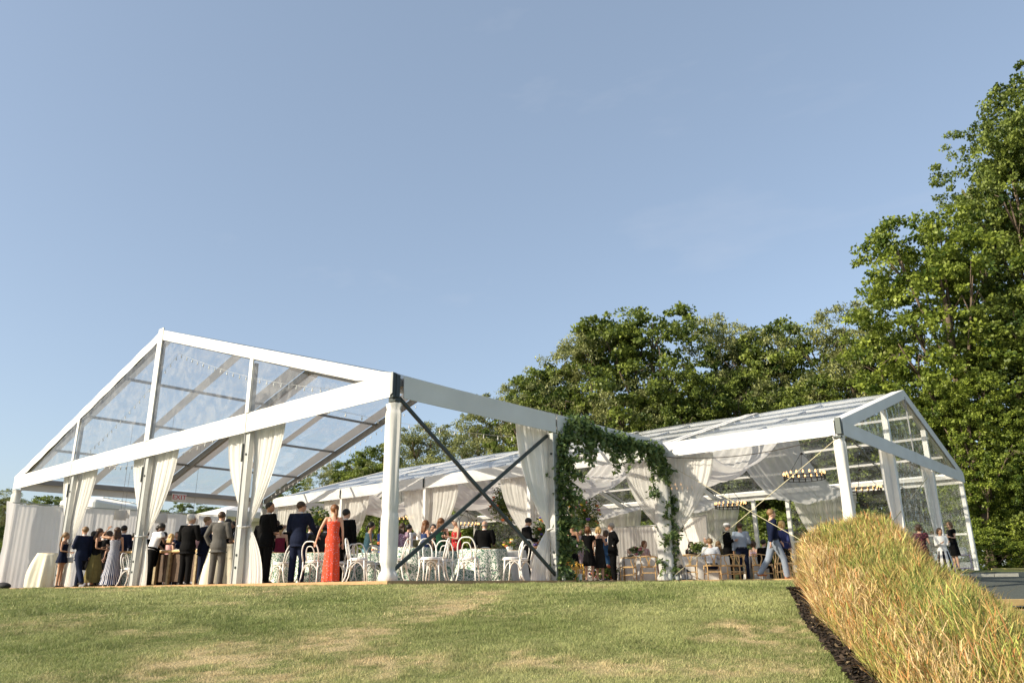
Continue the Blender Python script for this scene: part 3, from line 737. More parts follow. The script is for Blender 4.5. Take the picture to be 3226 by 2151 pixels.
def curtain(x, y, ax, wl, wr, zt, ztie, zb, wbl, wbr, m, label, group=None, off=.12, amp=.035, seed=1, npl=9, depth=None, sash=True):
    depth = depth or Vector((ax[1], -ax[0], 0)).normalized() if depth is None else depth
    r = empty('curtain', (x, y, zb)); tag(r, label, 'curtain', group)
    c = Vector((x, y, 0))+Vector(depth)*off
    for side, w, wb in ((-1, wl, wbl), (1, wr, wbr)):
        if w <= 0: continue
        b = MB(); half(b, side, w, zt, ztie, zb, wb, ax, c, depth, npl, amp, seed+side)
        b.build('drape', m, r, smooth=True)
    if sash:
        g = MB(); rr = .13
        ang = [i/14*2*math.pi for i in range(14)]
        g.tube([Vector((x, y, 0))+Vector(depth)*(off*.3)+Vector(ax)*(rr*math.cos(a))+Vector(depth)*(.15*math.sin(a))+Vector((0, 0, ztie+.02*math.sin(a*2))) for a in ang], .022, 6, closed=True)
        g.build('tieback', m, r, smooth=True)
    return r
gn = ['far left', 'centre', 'right of centre']
curtain(xs[3], .06, (1, 0, 0), 1.15, 1.35, HB+.3, 1.30, .0, .35, .55, CURT, 'white curtain tied to the leftmost gable post behind the striding man', 'curtains on the gable posts', seed=3, depth=Vector((0, 1, 0)))
curtain(xs[2], .06, (1, 0, 0), 1.25, 1.40, HB+.3, 1.28, .0, .15, .45, CURT, 'white curtain tied to the middle gable post beside the waiter', 'curtains on the gable posts', seed=5, depth=Vector((0, 1, 0)))
curtain(xs[1], .06, (1, 0, 0), 1.2, 1.25, HB+.3, 1.25, .0, .5, .72, CURT, 'white curtain tied to the gable post left of the smiling man in a black suit', 'curtains on the gable posts', seed=8, depth=Vector((0, 1, 0)))
def wrap(x, y, z0, z1, r, lab, m=CURT, seed=0, n=30, knot=True, group='cloth wrapped tent posts', bulge=.35):
    b = MB(); rr = random.Random(seed); p1, p2 = rr.random()*6, rr.random()*6
    def f(u, v):
        z = z0+(z1-z0)*u; a = v*2*math.pi
        k = r*(1+.10*math.sin(a*5+p1+u*2)+.06*math.sin(a*9+p2-u*5))*(1+.05*math.sin(u*9+p1))
        k *= 1-bulge*math.exp(-((u-.38)/.02)**2)*.35-bulge*math.exp(-((u-.97)/.015)**2)*.5 - bulge*.6*math.exp(-((u-.075)/.02)**2)
        if u < .06: k *= 1+.25*math.sin(u/.06*math.pi)
        return (x+k*math.cos(a), y+k*.85*math.sin(a), z)
    b.grid(f, 60, 28); return tag(b.build('post_wrap', m, smooth=True), lab, 'post cover', group)
wrap(.0, .03, -.04, HB-.12, .16, 'white cloth gathered round the corner post where the two cross braces start', seed=2)
wrap(-W1, .03, -.04, HB-.02, .17, 'white cloth wrapped round the outermost corner post at the left edge', seed=4)
wrap(X2, Y2, gz(X2, Y2), H2B, .14, 'white cloth wrapped round the corner post of the dinner tent rising behind the tall grass', seed=6)
# side post 6: curtain to its left behind, wrapped posts at arch
curtain(-.02, L1+.0, (0, 1, 0), 1.25, 0, HB+.1, 1.15, .0, .75, 0, CURT, 'white curtain hanging left of the leafy arch behind the cross brace', 'curtains along the tent side', off=.14, seed=11, depth=Vector((-1, 0, 0)), npl=7)
wrap(.0, 2*L1-.05, -.04, HB, .22, 'white cloth wrapped round the right post of the leafy arch', seed=9, bulge=.1)
lab2 = {1: 'sheer white curtain on the front post just right of the leafy arch', 2: 'sheer white curtain behind the upper cross brace, above the woman in red flowers', 3: 'sheer white curtain hanging left of the cross brace over the brown haired women', 4: 'sheer white curtain behind the woman in the red dress', 5: 'sheer white curtain at the far left end of the dinner tent front'}
for k in range(1, NB+1):
    curtain(fx[k], Y2+.12, (1, 0, 0), 1.45 if k < 5 else 0, 1.5 if k != 2 else .6, H2B+.02, 1.15, .0, .45 if k < 5 else 0, .4, SHEER, lab2[k], 'sheer curtains along the dinner tent front', seed=20+k, off=.05, depth=Vector((0, 1, 0)), npl=11, amp=.03)
for k, (q, lb) in enumerate(((1/3, 'white curtain on the nearer inner gable post of the dinner tent'), (2/3, 'white curtain on the farther inner gable post of the dinner tent'))):
    curtain(X2, Y2+W2*q, (0, 1, 0), .75, .85, H2B+.2, .7, gz(X2, Y2+W2*q), .15, .3, CURT, lb, 'gable curtains of the dinner tent', seed=40+k, off=.1, depth=Vector((-1, 0, 0)), npl=7, sash=False)
# back wall curtains
for k, (x, wl, wr) in enumerate(((fx[1], 1.3, 1.3), (fx[2], 1.3, 1.3), (fx[3], 1.3, 1.3), (fx[4], 1.2, 1.2))):
    curtain(x, YB-.2, (1, 0, 0), wl, wr, H2B+.1, .9, .0, .3, .3, SHEER, ['sheer curtain on the back posts right of the dark doorway', 'sheer curtain on the back wall behind the man in the white hat', 'sheer curtain on the back wall seen through the leafy arch', 'sheer curtain on the back wall far behind the woman in red'][k], 'sheer curtains on the back wall', seed=60+k, off=-.1, depth=Vector((0, 1, 0)), npl=10, sash=False)
# ceiling swags : two lobes per frame
sw_lab = ['ceiling swag hanging beside the rightmost chandelier', 'ceiling swag above the man in the white hat', 'ceiling swag seen through the leafy arch', 'ceiling swag above the crossing of the braces', 'ceiling swag at the far left end of the dinner tent']
for k in range(1, NB+1):
    x0 = fx[k]-.0; r = empty('ceiling_swag', (x0, YR, H2P-.3)); tag(r, 'sheer white '+sw_lab[k-1], 'ceiling drape', 'sheer white swags under the dinner tent roof')
    for lobe, (ya, yb, za, zb, sag) in enumerate(((Y2+.15, YR-.05, H2T-.12, H2P-.3, 1.35), (YR+.05, YB-.35, H2P-.3, H2T-.3, 1.15))):
        b = MB(); rr = random.Random(k*7+lobe); ph = rr.random()*6; hw = 1.35
        def f(u, v):
            y = ya+(yb-ya)*u; c = 4*u*(1-u)
            # folds run along the fall; they sit at different depths
            z = za+(zb-za)*u - sag*(c**.9)*(1+.16*math.cos((v-.5)*5)) - .12*c*math.sin(v*math.pi*5+ph)*.5 - .035*math.sin(v*math.pi*17+ph*2)
            x = x0+(v-.5)*2*hw*(1-.10*c)+.05*math.sin(v*9+u*3+ph)
            return (x, y, z)
        b.grid(f, 30, 46); b.build('swag', SWAG, r, smooth=True)
# ================================================================ backdrops (pipe and drape)
def pleated(b, p0, p1, z0, z1, npl, amp, seed=0, billow=0, ns=None, nt=14):
    p0, p1 = Vector(p0), Vector(p1); d = p1-p0; nrm = Vector((-d.y, d.x, 0)).normalized(); rr = random.Random(seed); a, c2 = rr.random()*6, rr.random()*6
    ns = ns or int(npl*7)
    def f(u, v):
        w = v+.012*math.sin(v*19+a)
        q = amp*(math.sin(w*npl*6.283+a)*(.5+.5*mnoise.noise(Vector((v*9, u*1.5, seed)))+.3)+.4*math.sin(w*npl*2.9+c2+u)) + billow*math.sin(u*math.pi)*(.5+.5*math.sin(v*5+a))
        z = z1+(z0-z1)*u - .02*abs(math.sin(v*npl*.6))*(1-u)
        return p0+d*v+nrm*q+Vector((0, 0, z))
    b.grid(f, nt, ns)
bk = empty('backdrop', (-W1+.5, 0, 0)); tag(bk, 'long pale backdrop curtain on poles closing the far left side behind the bar', 'backdrop')
b = MB(); pleated(b, (-W1+.45, -.1, 0), (-W1+.45, 7.7, 0), .0, 2.88, 60, .006, 3, ns=420); b.build('drape', BACKD, bk, smooth=True)
b = MB(); pleated(b, (-W1+.45+.0, -.12, 0), (-W1+1.3, -.6, 0), .0, 2.88, 4, .05, 5, .15); b.build('drape', BACKD, bk, smooth=True)
for y in (-.15, 2.5, 5.1, 7.75): MB().tube([(-W1+.38, y, 0), (-W1+.38, y, 2.93)], .022, 8).build('pole', ALU, bk)
MB().tube([(-W1+.38, -.15, 2.91), (-W1+.38, 7.75, 2.91)], .02, 8).build('cross_pole', ALU, bk)
def backdrop(pa, pb, z1, lab, seed, npl=16):
    r = empty('backdrop', (pa.x, pa.y, 0)); tag(r, lab, 'backdrop')
    b = MB(); pleated(b, pa, pb, .0, z1, npl, .03, seed); b.build('drape', WCLOTH, r, smooth=True)
    for q in (pa, pb): MB().tube([(q.x, q.y, 0), (q.x, q.y, z1+.04)], .022, 8).build('pole', ALU, r)
    MB().tube([(pa.x, pa.y, z1+.02), (pb.x, pb.y, z1+.02)], .02, 8).build('cross_pole', ALU, r)
backdrop(fl(2150, 34.0), fl(2243, 32.0), 2.55, 'pleated white screen at the back right of the dinner tent left of the man in the white hat', 4)
backdrop(fl(1850, 36.5), fl(2080, 34.5), 2.35, 'pleated white screen at the back behind the women under the leafy arch', 6, 24)
# ================================================================ foliage garland on the arch
GL = leaf_mat('garland_leaf', (0.035, 0.080, 0.028), (0.27, 0.35, 0.12), .38, rough=.35)
def leafcloud(pts, size, squash=.45, droop=.5):
    n = len(pts); a = rng.normal(size=(n, 3)); a[:, 2] -= droop; a /= np.linalg.norm(a, axis=1)[:, None]
    b = rng.normal(size=(n, 3)); b -= a*(a*b).sum(1)[:, None]; b /= np.linalg.norm(b, axis=1)[:, None]
    c = np.cross(a, b)
    s = size*(.6+.8*rng.random(n))[:, None]
    A = pts; Bp = pts+a*s*.5+b*s*squash*.5+c*s*.06; Cp = pts+a*s; Dp = pts+a*s*.5-b*s*squash*.5+c*s*.06
    V = np.stack([A, Bp, Cp, Dp], 1).reshape(-1, 3); return V, np.arange(4*n).reshape(-1, 4), np.repeat(np.clip(rng.normal(.42, .27, n), 0, 1), 4)
gp = [((.06, L1+.05, .0), .20), ((.06, L1+.08, .5), .26), ((.05, L1+.10, 1.1), .25), ((.05, L1+.08, 1.7), .29), ((.05, L1+.10, 2.3), .29), ((.05, L1+.12, 2.9), .30), ((.08, L1+.25, 3.35), .42), ((.1, L1+.5, 3.68), .42), ((.14, L1+1.1, 3.70), .25), ((.14, L1+2.0, 3.56), .22), ((.14, L1+3.0, 3.60), .26), ((.14, L1+4.0, 3.56), .26), ((.14, L1+4.7, 3.52), .31), ((.08, L1+5.05, 3.05), .32), ((.06, L1+5.1, 2.4), .24), ((.06, L1+5.1, 1.9), .20), ((.06, L1+5.1, 1.45), .46), ((.06, L1+5.08, .95), .28), ((.06, L1+5.1, .45), .22), ((.06, L1+5.05, .0), .22)]
path = np.array([p for p, r in gp]); rad = np.array([r for p, r in gp])
seg = np.linalg.norm(np.diff(path, axis=0), axis=1); cum = np.concatenate([[0], np.cumsum(seg)])
def onpath(t): return np.stack([np.interp(t, cum, path[:, i]) for i in range(3)], -1)
n = 8000; t = rng.random(n)*cum[-1]; P = onpath(t); rr_ = np.interp(t, cum, rad)
dens = vn.f(t*1.6+3, t*0+2, 3); dirs = rng.normal(size=(n, 3)); dirs /= np.linalg.norm(dirs, axis=1)[:, None]
rr_ = rr_*(.22+1.1*dens)
P = P+dirs*(rr_*rng.random(n)**.55)[:, None]*np.array([1, .8, 1]); P[:, 2] = np.maximum(P[:, 2], .03)
# sprays hanging off the beam and sticking out of the posts
SP = []; vines = []
for i in range(150):
    tt = rng.random()*cum[-1]; o_ = onpath(tt); onbeam = cum[6] < tt < cum[13]
    ln = (.15+.45*rng.random()) if onbeam else (.15+.35*rng.random())
    dr = np.array([rng.normal()*.25, rng.normal()*.35, -1.0]) if onbeam else np.array([rng.normal()*.8, (rng.choice([-1, 1]) if tt > cum[8] else 1)*(.6+.6*rng.random())*(1 if tt > cum[8] else .7), rng.normal()*.5])
    dr /= np.linalg.norm(dr); pl = []
    r0_ = np.interp(tt, cum, rad)*.6
    for q in range(9):
        f_ = q/8; pl.append(o_+dr*(r0_+ln*f_)+np.array([0, 0, -.25*f_**2*ln]))
    vines.append(pl)
    for q in range(1, 9):
        for _ in range(4): SP.append(pl[q]+rng.normal(size=3)*.03)
P = np.concatenate([P, np.array(SP)]); V, F, tn = leafcloud(P, .125, .55)
g = empty('leafy_arch', (0, L1, 0)); tag(g, 'leafy green arch of vines wrapped over two tent posts and the beam between them', 'arch')
o = link('leaves', npmesh('leaves', V-np.array([0, L1, 0]), F, GL, tint=tn), g); o['kind'] = 'stuff'
vm = MB()
for pl in vines: vm.tube([Vector(p) for p in pl], .006, 4)
vm.build('vine_stems', mat('vine_stem', (.07, .06, .03), .8), g)['kind'] = 'stuff'
b = MB(); b.tube([Vector(onpath(q*cum[-1]/60)) for q in range(61)], .05, 6); b.build('core_stem', mat('vine_stem', (.07, .06, .03), .8), g)
for i in range(46):
    q = vines[(i*3) % 150][rng.integers(3, 9)]
    V_, F_, t_ = leafcloud(np.array([q]), .13)
    link('leaf', npmesh('leaf', V_-np.array([0, L1, 0]), F_, GL, tint=t_), g)
# ================================================================ trees
BARK = mat('grey_brown_bark', (.12, .09, .065), .9, 0, .35, 6, .5)
TREEM = {'oak': leaf_mat('oak_leaf', (.034, .066, .012), (.27, .33, .065), .34), 'maple': leaf_mat('maple_leaf', (.048, .088, .011), (.31, .375, .058), .33), 'grey': leaf_mat('willow_leaf', (.08, .105, .034), (.40, .42, .16), .34)}
def crown_mesh(seed, kind, H, rx, ry, nclump, nleaf, leaf, lobes=7, low=.12, gap=.5):
    r = np.random.default_rng(seed)
    # lobes: big foliage masses on limbs
    LB_ = []; limbs = []
    for i in range(lobes):
        a = i*2.4+r.random()*.6; f = (i+.5)/lobes
        z = H*(low+.1+(.80-low)*f**.85); k = np.sin(np.pi*np.clip((z/H-low*.5)/(1.05-low*.5), .05, .98))**.75
        q = (0.30+.45*r.random())*k if i < lobes-1 else .08
        c = np.array([rx*q*np.cos(a), ry*q*np.sin(a), z]); s_ = np.array([rx*(.40+.2*r.random()), ry*(.40+.2*r.random()), H*(.13+.05*r.random())])*(1.15 if i < lobes-2 else .8)
        LB_.append((c, s_)); limbs.append(c)
    cl = []; cr_ = []
    while len(cl) < nclump:
        c, s_ = LB_[r.integers(len(LB_))]; v = r.normal(size=3); v /= np.linalg.norm(v); rad_ = .45+.62*r.random()**.45
        p = c+v*s_*rad_
        if p[2] < H*low*.6 or p[2] > H: continue
        if mnoise.noise(Vector((float(p[0])*.33+seed, float(p[1])*.33, float(p[2])*.33))) < -.22*gap-.12: continue
        cl.append(p); cr_.append((.32+.5*r.random())*max(.55, leaf*3.0))
    cl = np.array(cl); cr_ = np.array(cr_)
    n = nclump*nleaf; ci = np.repeat(np.arange(nclump), nleaf); v = r.normal(size=(n, 3)); v /= np.linalg.norm(v, axis=1)[:, None]
    P = cl[ci]+v*(cr_[ci]*r.random(n)**.5)[:, None]*np.array([1.25, 1.25, .62])
    a = r.normal(size=(n, 3)); a[:, 2] -= .25; a += v*.5; a /= np.linalg.norm(a, axis=1)[:, None]; b = r.normal(size=(n, 3)); b[:, 2] *= .35; b -= a*(a*b).sum(1)[:, None]; b /= np.linalg.norm(b, axis=1)[:, None]
    s_ = (leaf*(.55+.8*r.random(n)))[:, None]; sq = .42 if kind != 'grey' else .26
    V = np.stack([P, P+a*s_*.5+b*s_*sq, P+a*s_, P+a*s_*.5-b*s_*sq], 1).reshape(-1, 3)
    ct_ = np.clip(r.normal(.45, .22, nclump)[ci]+r.normal(0, .17, n), 0, 1)
    me = npmesh('crown', V, np.arange(4*n).reshape(-1, 4), TREEM[kind], tint=np.repeat(ct_, 4))
    t = MB(); th = H*.011+.06
    tp = [Vector((0, 0, -.4)), Vector((.1, 0, H*.2)), Vector((r.normal()*.3, r.normal()*.3, H*.45)), Vector((r.normal()*.4, r.normal()*.4, H*.7)), Vector((0, 0, H*.86))]
    t.tube(tp, [th*1.25, th, th*.75, th*.42, .03], 9)
    for c in limbs:
        z0 = max(H*.14, c[2]*.62-.3); s0 = Vector((0, 0, z0)); e = Vector(c); md = (s0+e)/2+Vector((0, 0, -.3))
        t.tube([s0, md, e, e+(e-md)*.2], [th*.45, th*.32, th*.17, .02], 6)
        for j in range(4):
            w = e+Vector(r.normal(size=3)).normalized()*rx*.26; t.tube([e*.6+md*.4, (e+w)/2+Vector((0, 0, .2)), w], [th*.16, th*.1, .015], 5)
    return me, t.mesh('trunk', BARK, None, True)
TV = {'oak1': crown_mesh(1, 'oak', 15, 5.2, 5.2, 820, 66, .175, 10), 'oak2': crown_mesh(2, 'oak', 15, 5.6, 5.0, 820, 66, .175, 11), 'maple1': crown_mesh(3, 'maple', 17, 4.8, 4.8, 820, 68, .165, 11), 'grey1': crown_mesh(4, 'grey', 14, 4.8, 4.8, 820, 66, .155, 11), 'tall': crown_mesh(6, 'oak', 28, 5.6, 5.6, 1750, 64, .195, 19, low=.05, gap=.1), 'bush': crown_mesh(7, 'oak', 5.5, 3.3, 3.3, 300, 40, .2, 7, low=.02), 'bushm': crown_mesh(8, 'maple', 5.5, 3.3, 3.3, 300, 40, .18, 7, low=.02)}
TH = {'oak1': 15, 'oak2': 15, 'maple1': 17, 'grey1': 14, 'tall': 28, 'bush': 5.5, 'bushm': 5.5}
def tree(px, D, ytop, var, label, wide=1.0, group='trees behind the tents', name='tree', cat='tree', rot=None):
    p = at(px, D, ytop); g_ = gz(p.x, p.y); h = p.z-g_; s_ = h/TH[var]
    r = empty(name, (p.x, p.y, g_), rot if rot is not None else random.random()*6.28); tag(r, label, cat, group)
    r.scale = (s_*wide, s_*wide, s_)
    link('crown', TV[var][0], r); link('trunk', TV[var][1], r); return r
TREES = [
 (3330, 39, 190, 'tall', 'tallest dark oak rising out of frame at the right edge', .95, 0.3),
 (3140, 38, 370, 'tall', 'tall dark oak leaning over the maple near the right edge', .8, 2.0),
 (3250, 42, 430, 'tall', 'dark oak filling the gap behind the two tallest trees at the right edge', 1.0, 4.6),
 (2915, 37.5, 655, 'maple1', 'big yellow green maple left of the tallest oak', .95, 1.0),
 (3010, 35.5, 1150, 'maple1', 'bright green maple growing low behind the dinner tent gable', .9, 2.5),
 (3190, 36.5, 900, 'oak1', 'dense dark tree in front of the tallest oak at the right edge', .95, 4.0),
 (2625, 47, 965, 'grey1', 'grey green tree with a rounded top just left of the yellow green maple', .95, 0.5),
 (2790, 45, 1010, 'oak2', 'dark oak squeezed between the grey green tree and the maple', .8, 1.5),
 (2430, 50, 1010, 'oak1', 'dark green tree in the middle of the row above the dinner tent ridge', .9, 3.0),
 (2250, 52, 1000, 'grey1', 'grey green tree second to the right of the highest middle tree', .85, 5.0),
 (2025, 49, 950, 'oak2', 'highest tree of the middle group with a feathery pointed top', 1.0, 1.1),
 (1870, 50, 1030, 'grey1', 'pale leaved tree on the left shoulder of the middle group', .95, 2.2),
 (1730, 52, 1140, 'oak1', 'lower tree at the left end of the middle group', .9, 4.4),
 (1620, 55, 1200, 'grey1', 'small pale tree sloping down behind the near tent side beam', .9, 0.9),
 (2130, 46, 1150, 'oak1', 'dark tree standing in front of the highest middle tree', .9, 5.5),
 (2360, 46, 1180, 'oak2', 'dark tree with maple leaves just above the dinner tent roof', .9, 3.7),
 (2560, 44, 1180, 'oak1', 'dark tree close above the ridge of the dinner tent', .9, 2.9),
 (1500, 58, 1290, 'grey1', 'pale green tree seen right of the cloth wrapped corner post', 1.1, .2),
 (1345, 60, 1330, 'grey1', 'pale green tree seen directly behind the cloth wrapped corner post', 1.1, 1.9),
 (1200, 62, 1395, 'oak1', 'darker green tree just left of the cloth wrapped corner post', 1.1, 3.3),
 (1070, 64, 1455, 'grey1', 'small pale tree between the roof rafter and the corner post', 1.1, 4.1),
 (950, 66, 1510, 'oak2', 'low tree peeping over the left end of the dinner tent roof', 1.2, 5.1),
 (1400, 52, 1440, 'oak2', 'dark tree low behind the dinner tent roof left of the brace', 1.0, .7),
 (1640, 50, 1400, 'oak1', 'dark tree low behind the dinner tent roof right of the brace', 1.0, 1.7),
 (760, 62, 1600, 'oak1', 'dark tree behind the pale backdrop left of the curtain', 1.2, 2.7),
 (620, 60, 1575, 'oak2', 'dark tree behind the pale backdrop under the EXIT sign', 1.2, 3.9),
 (470, 58, 1590, 'oak1', 'dark tree seen over the middle of the pale backdrop', 1.2, 0.4),
 (320, 56, 1565, 'oak2', 'dark tree seen over the left part of the pale backdrop', 1.2, 2.4),
 (150, 54, 1555, 'oak1', 'dark tree behind the left end of the pale backdrop', 1.2, 5.4),
 (20, 50, 1540, 'grey1', 'dark tree at the left edge behind the outermost post', 1.1, 1.4),
 (-90, 46, 1560, 'oak2', 'dark tree cut by the left edge of the view', 1.1, 3.4),
]
for px, D, yt, var, lab, wd, rot in TREES: tree(px, D, yt, var, lab, wd, rot=rot)
BU = [(2880, 34.5, 1640, 'bush'), (3075, 36, 1600, 'bushm'), (3190, 36, 1650, 'bush'), (3290, 35, 1600, 'bush'), (2720, 38, 1600, 'bush'), (2560, 39, 1560, 'bushm'), (2420, 40.5, 1600, 'bush'), (2290, 43, 1600, 'bushm'), (2120, 44, 1600, 'bush'), (1950, 45, 1590, 'bushm'), (1780, 46, 1600, 'bush'), (1600, 47, 1600, 'bush'), (1430, 49, 1600, 'bushm'), (1250, 51, 1630, 'bushm'), (1080, 53, 1640, 'bush'), (60, 44, 1690, 'bush')]
BU.append((3100, 33.6, 1655, 'bushm')); BU.append((3215, 33.4, 1700, 'bushm'))
bl = ['right behind the clear gable wall', 'behind the woman in the black dress', 'at the edge of the lawn beyond the gravel path', 'at the right edge beyond the gravel path', 'behind the tall grass and the clear back wall', 'seen right of the walking man', 'seen through the dark doorway', 'behind the man in the white hat', 'behind the right post of the leafy arch', 'behind the middle of the leafy arch', 'behind the left post of the leafy arch', 'behind the man looking at his phone', 'behind the bald man in the black suit', 'behind the white haired man', 'behind the woman in the red dress', 'at the far left beside the outermost post', 'in front of the trunks beyond the gravel path', 'in the lower right corner of the wood beyond the gravel path']
for (px, D, yt, var), lb in zip(BU, bl): tree(px, D, yt, var, 'dense green bush growing '+lb, 1.15, 'bushes under the trees', 'bush', 'bush')

# a far-off wood closes the horizon behind the single trees
def far_wood():
    r = np.random.default_rng(77); Vs = []; n = 0
    src = {k: TV[k][0] for k in ('bush', 'oak1', 'grey1')}
    arr = {}
    for k, me in src.items(): a = np.empty(len(me.vertices)*3, np.float32); me.vertices.foreach_get('co', a); arr[k] = a.reshape(-1, 3)
    T = []
    for i in range(13):
        s_ = -52+i*9.0+r.normal()*1.2; D = 78+r.random()*8; k = ['bush', 'oak1', 'bush'][i % 3]; a = arr[k]; sc = (1.5 if k == 'bush' else .62)*(.9+.25*r.random())
        if s_ > -5: sc *= 1.3
        keep = np.repeat(r.random(len(a)//4) < .55, 4); a = a[keep]; c, q = math.cos(i), math.sin(i); B = a@np.array([[c, q, 0], [-q, c, 0], [0, 0, 1]])*sc*np.array([1.9, 1.9, 1])
        x, y = sd_to_w(s_, D); Vs.append(B+np.array([x, y, gz(x, y)-.3])); T.append(np.repeat(np.clip(r.normal(.4, .2, len(B)//4), 0, 1), 4))
    V = np.concatenate(Vs); return npmesh('far_wood', V, np.arange(len(V)).reshape(-1, 4), TREEM['oak'], tint=np.concatenate(T))
tag(link('far_wood', far_wood()), 'far-off line of dark woodland closing the view behind the tents', 'woodland', kind='stuff')
# ================================================================ furniture
def chair_white():
    r = empty('bentwood_chair')
    MB().tube([(0, 0, .445), (0, 0, .475)], .205, 20).build('seat', WHITEP, r, world=False, bevel=.006)
    b = MB(); b.tube([(0, 0, .478), (0, 0, .492), (0, 0, .505)], [.195, .20, .175], 20); b.build('cushion', mat('white_seat_cushion', (.78, .75, .76), .8), r, smooth=True, world=False)
    def arch(w, h, y0, y1, z0, n=18):
        o = []
        for i in range(n+1):
            u = i/n; a = math.pi*u; x = -w*math.cos(a); q = math.sin(a)
            z = z0+(h-z0)*(q**.55); x = -w*(abs(math.cos(a))**.62)*(1 if math.cos(a) > 0 else -1)
            t = (z-z0)/(h-z0); o.append((x*(1+.12*math.sin(t*3.1)), y0+(y1-y0)*t, z))
        return o
    # back legs and outer hoop in one bent rod
    hoop = arch(.185, .91, -.185, -.285, .46)
    MB().tube(hoop, .016, 8).build('back_hoop', WHITEP, r, smooth=True, world=False)
    MB().tube(arch(.095, .80, -.175, -.268, .47, 14), .012, 8).build('inner_hoop', WHITEP, r, smooth=True, world=False)
    for s in (-1, 1):
        MB().tube([(s*.185, -.185, .47), (s*.18, -.19, .30), (s*.195, -.225, .12), (s*.215, -.28, 0)], [.018, .017, .015, .013], 8).build('leg', WHITEP, r, smooth=True, world=False)
        MB().tube([(s*.16, .15, .45), (s*.165, .16, .25), (s*.18, .185, 0)], [.018, .016, .013], 8).build('leg', WHITEP, r, smooth=True, world=False)
    for p, q in (((-.165, .155), (.165, .155)), ((-.18, -.19), (.18, -.19)), ((-.17, .15), (-.18, -.19)), ((.17, .15), (.18, -.19))):
        o = []
        for i in range(11):
            u = i/10; k = math.sin(math.pi*u)**.6; o.append((p[0]+(q[0]-p[0])*u, p[1]+(q[1]-p[1])*u, .24+.18*k))
        MB().tube(o, .011, 6).build('arched_brace', WHITEP, r, smooth=True, world=False)
    return r
def chair_wish():
    r = empty('wishbone_chair')
    b = MB()
    for x in (-.22, .22): b.beam((x, -.2, .42), (x, .22, .42), .03, .045)
    for y in (-.19, .21): b.beam((-.22, y, .42), (.22, y, .42), .045, .03)
    b.build('seat_frame', WOODL, r, world=False)['kind'] = 'part'
    MB().box((0, .01, .435), (.42, .38, .02)).build('seat', mat('paper_cord_seat', (.55, .44, .28), .8, 0, .15, 60), r, world=False)
    o = []
    for i in range(19):
        a = R_(200)-R_(220)*i/18+R_(0); o.append((.27*math.cos(a), -.02-.24*math.sin(a)*1.0, .72+.02*math.sin(a)))
    o = [(x, -abs(y) if 2 < i < 16 else y, z) for i, (x, y, z) in enumerate(o)]
    MB().tube([(-.28, .04, .69), (-.27, -.08, .70), (-.22, -.19, .72), (-.12, -.255, .735), (0, -.27, .74), (.12, -.255, .735), (.22, -.19, .72), (.27, -.08, .70), (.28, .04, .69)], [(.014, .02)]*9, 8).build('top_rail', WOODL, r, smooth=True, world=False)
    for s in (-1, 1):
        MB().tube([(s*.20, -.20, 0), (s*.195, -.2, .25), (s*.20, -.19, .42), (s*.24, -.14, .58), (s*.235, -.15, .71)], [.014, .017, .019, .016, .013], 8).build('leg', WOODL, r, smooth=True, world=False)
        MB().tube([(s*.23, .22, 0), (s*.225, .21, .25), (s*.22, .205, .43)], [.013, .016, .018], 8).build('leg', WOODL, r, smooth=True, world=False)
        MB().beam((s*.21, -.19, .20), (s*.225, .21, .17), .02, .03).build('stretcher', WOODL, r, world=False)
    MB().beam((-.2, -.2, .24), (.2, -.2, .24), .02, .035).build('stretcher', WOODL, r, world=False)
    b = MB(); b.beam((0, -.215, .42), (0, -.24, .56), .075, .012, up=(0, 1, 0)); b.build('splat', WOODL, r, world=False)
    for s in (-1, 1): MB().beam((s*.015, -.24, .555), (s*.085, -.262, .735), .03, .012, up=(0, 1, 0)).build('splat_arm', WOODL, r, world=False)
    return r
CW = chair_white(); CWI = chair_wish(); used = {'w': False, 'y': False}
def setchair(kind, p, face, label):
    proto = CW if kind == 'w' else CWI
    o = proto if not used[kind] else copy_tree(proto); used[kind] = True
    o.location = (p.x, p.y, p.z); o.rotation_euler = (0, 0, face_rz(face))
    tag(o, label, 'chair', 'white bentwood chairs round the tables' if kind == 'w' else 'wishbone chairs at the dinner tables')
# faces: the way a sitter would look. 0 = away from the camera, 90 = right, -90 = left, 180 = at the camera
for px, D, f, lb in [
 (363, 24.6, 20, 'white bentwood chair just behind the woman in the striped dress'),
 (408, 22.9, 95, 'white bentwood chair beside the leafy cloth counter at the middle gable post'),
 (800, 20.3, 70, 'white bentwood chair half hidden behind the smiling man in the black suit'),
 (882, 19.6, -70, 'white bentwood chair left of the man in the navy suit'),
 (985, 18.4, 12, 'white bentwood chair whose back the woman in the red dress holds'),
 (1080, 19.6, -60, 'white bentwood chair right behind the woman in the red dress'),
 (1125, 17.3, 88, 'white bentwood chair seen from the side left of the cloth wrapped corner post'),
 (1150, 19.4, 35, 'white bentwood chair behind the side-on chair left of the corner post'),
 (1185, 20.6, 10, 'white bentwood chair pulled up to the leafy cloth table left of the corner post'),
 (1245, 17.6, -80, 'white bentwood chair just right of the cloth wrapped corner post'),
 (1285, 20.8, 180, 'white bentwood chair behind the leafy cloth table at the corner post'),
 (1352, 17.3, 160, 'white bentwood chair under the lower end of the brace'),
 (1372, 17.5, -86, 'white bentwood chair seen from the side right of the lower brace'),
 (1404, 18.7, 5, 'white bentwood chair with its back to us behind the side-on chair'),
 (1478, 17.4, 12, 'white bentwood chair standing alone in front of the middle leafy table'),
 (1528, 21.6, 178, 'white bentwood chair on the far side of the middle leafy table'),
 (1612, 17.9, -92, 'white bentwood chair seen from the side left of the man looking at his phone'),
 (1638, 18.6, -40, 'white bentwood chair turned half away beside the man looking at his phone')]:
    setchair('w', fl(px, D), f, lb)
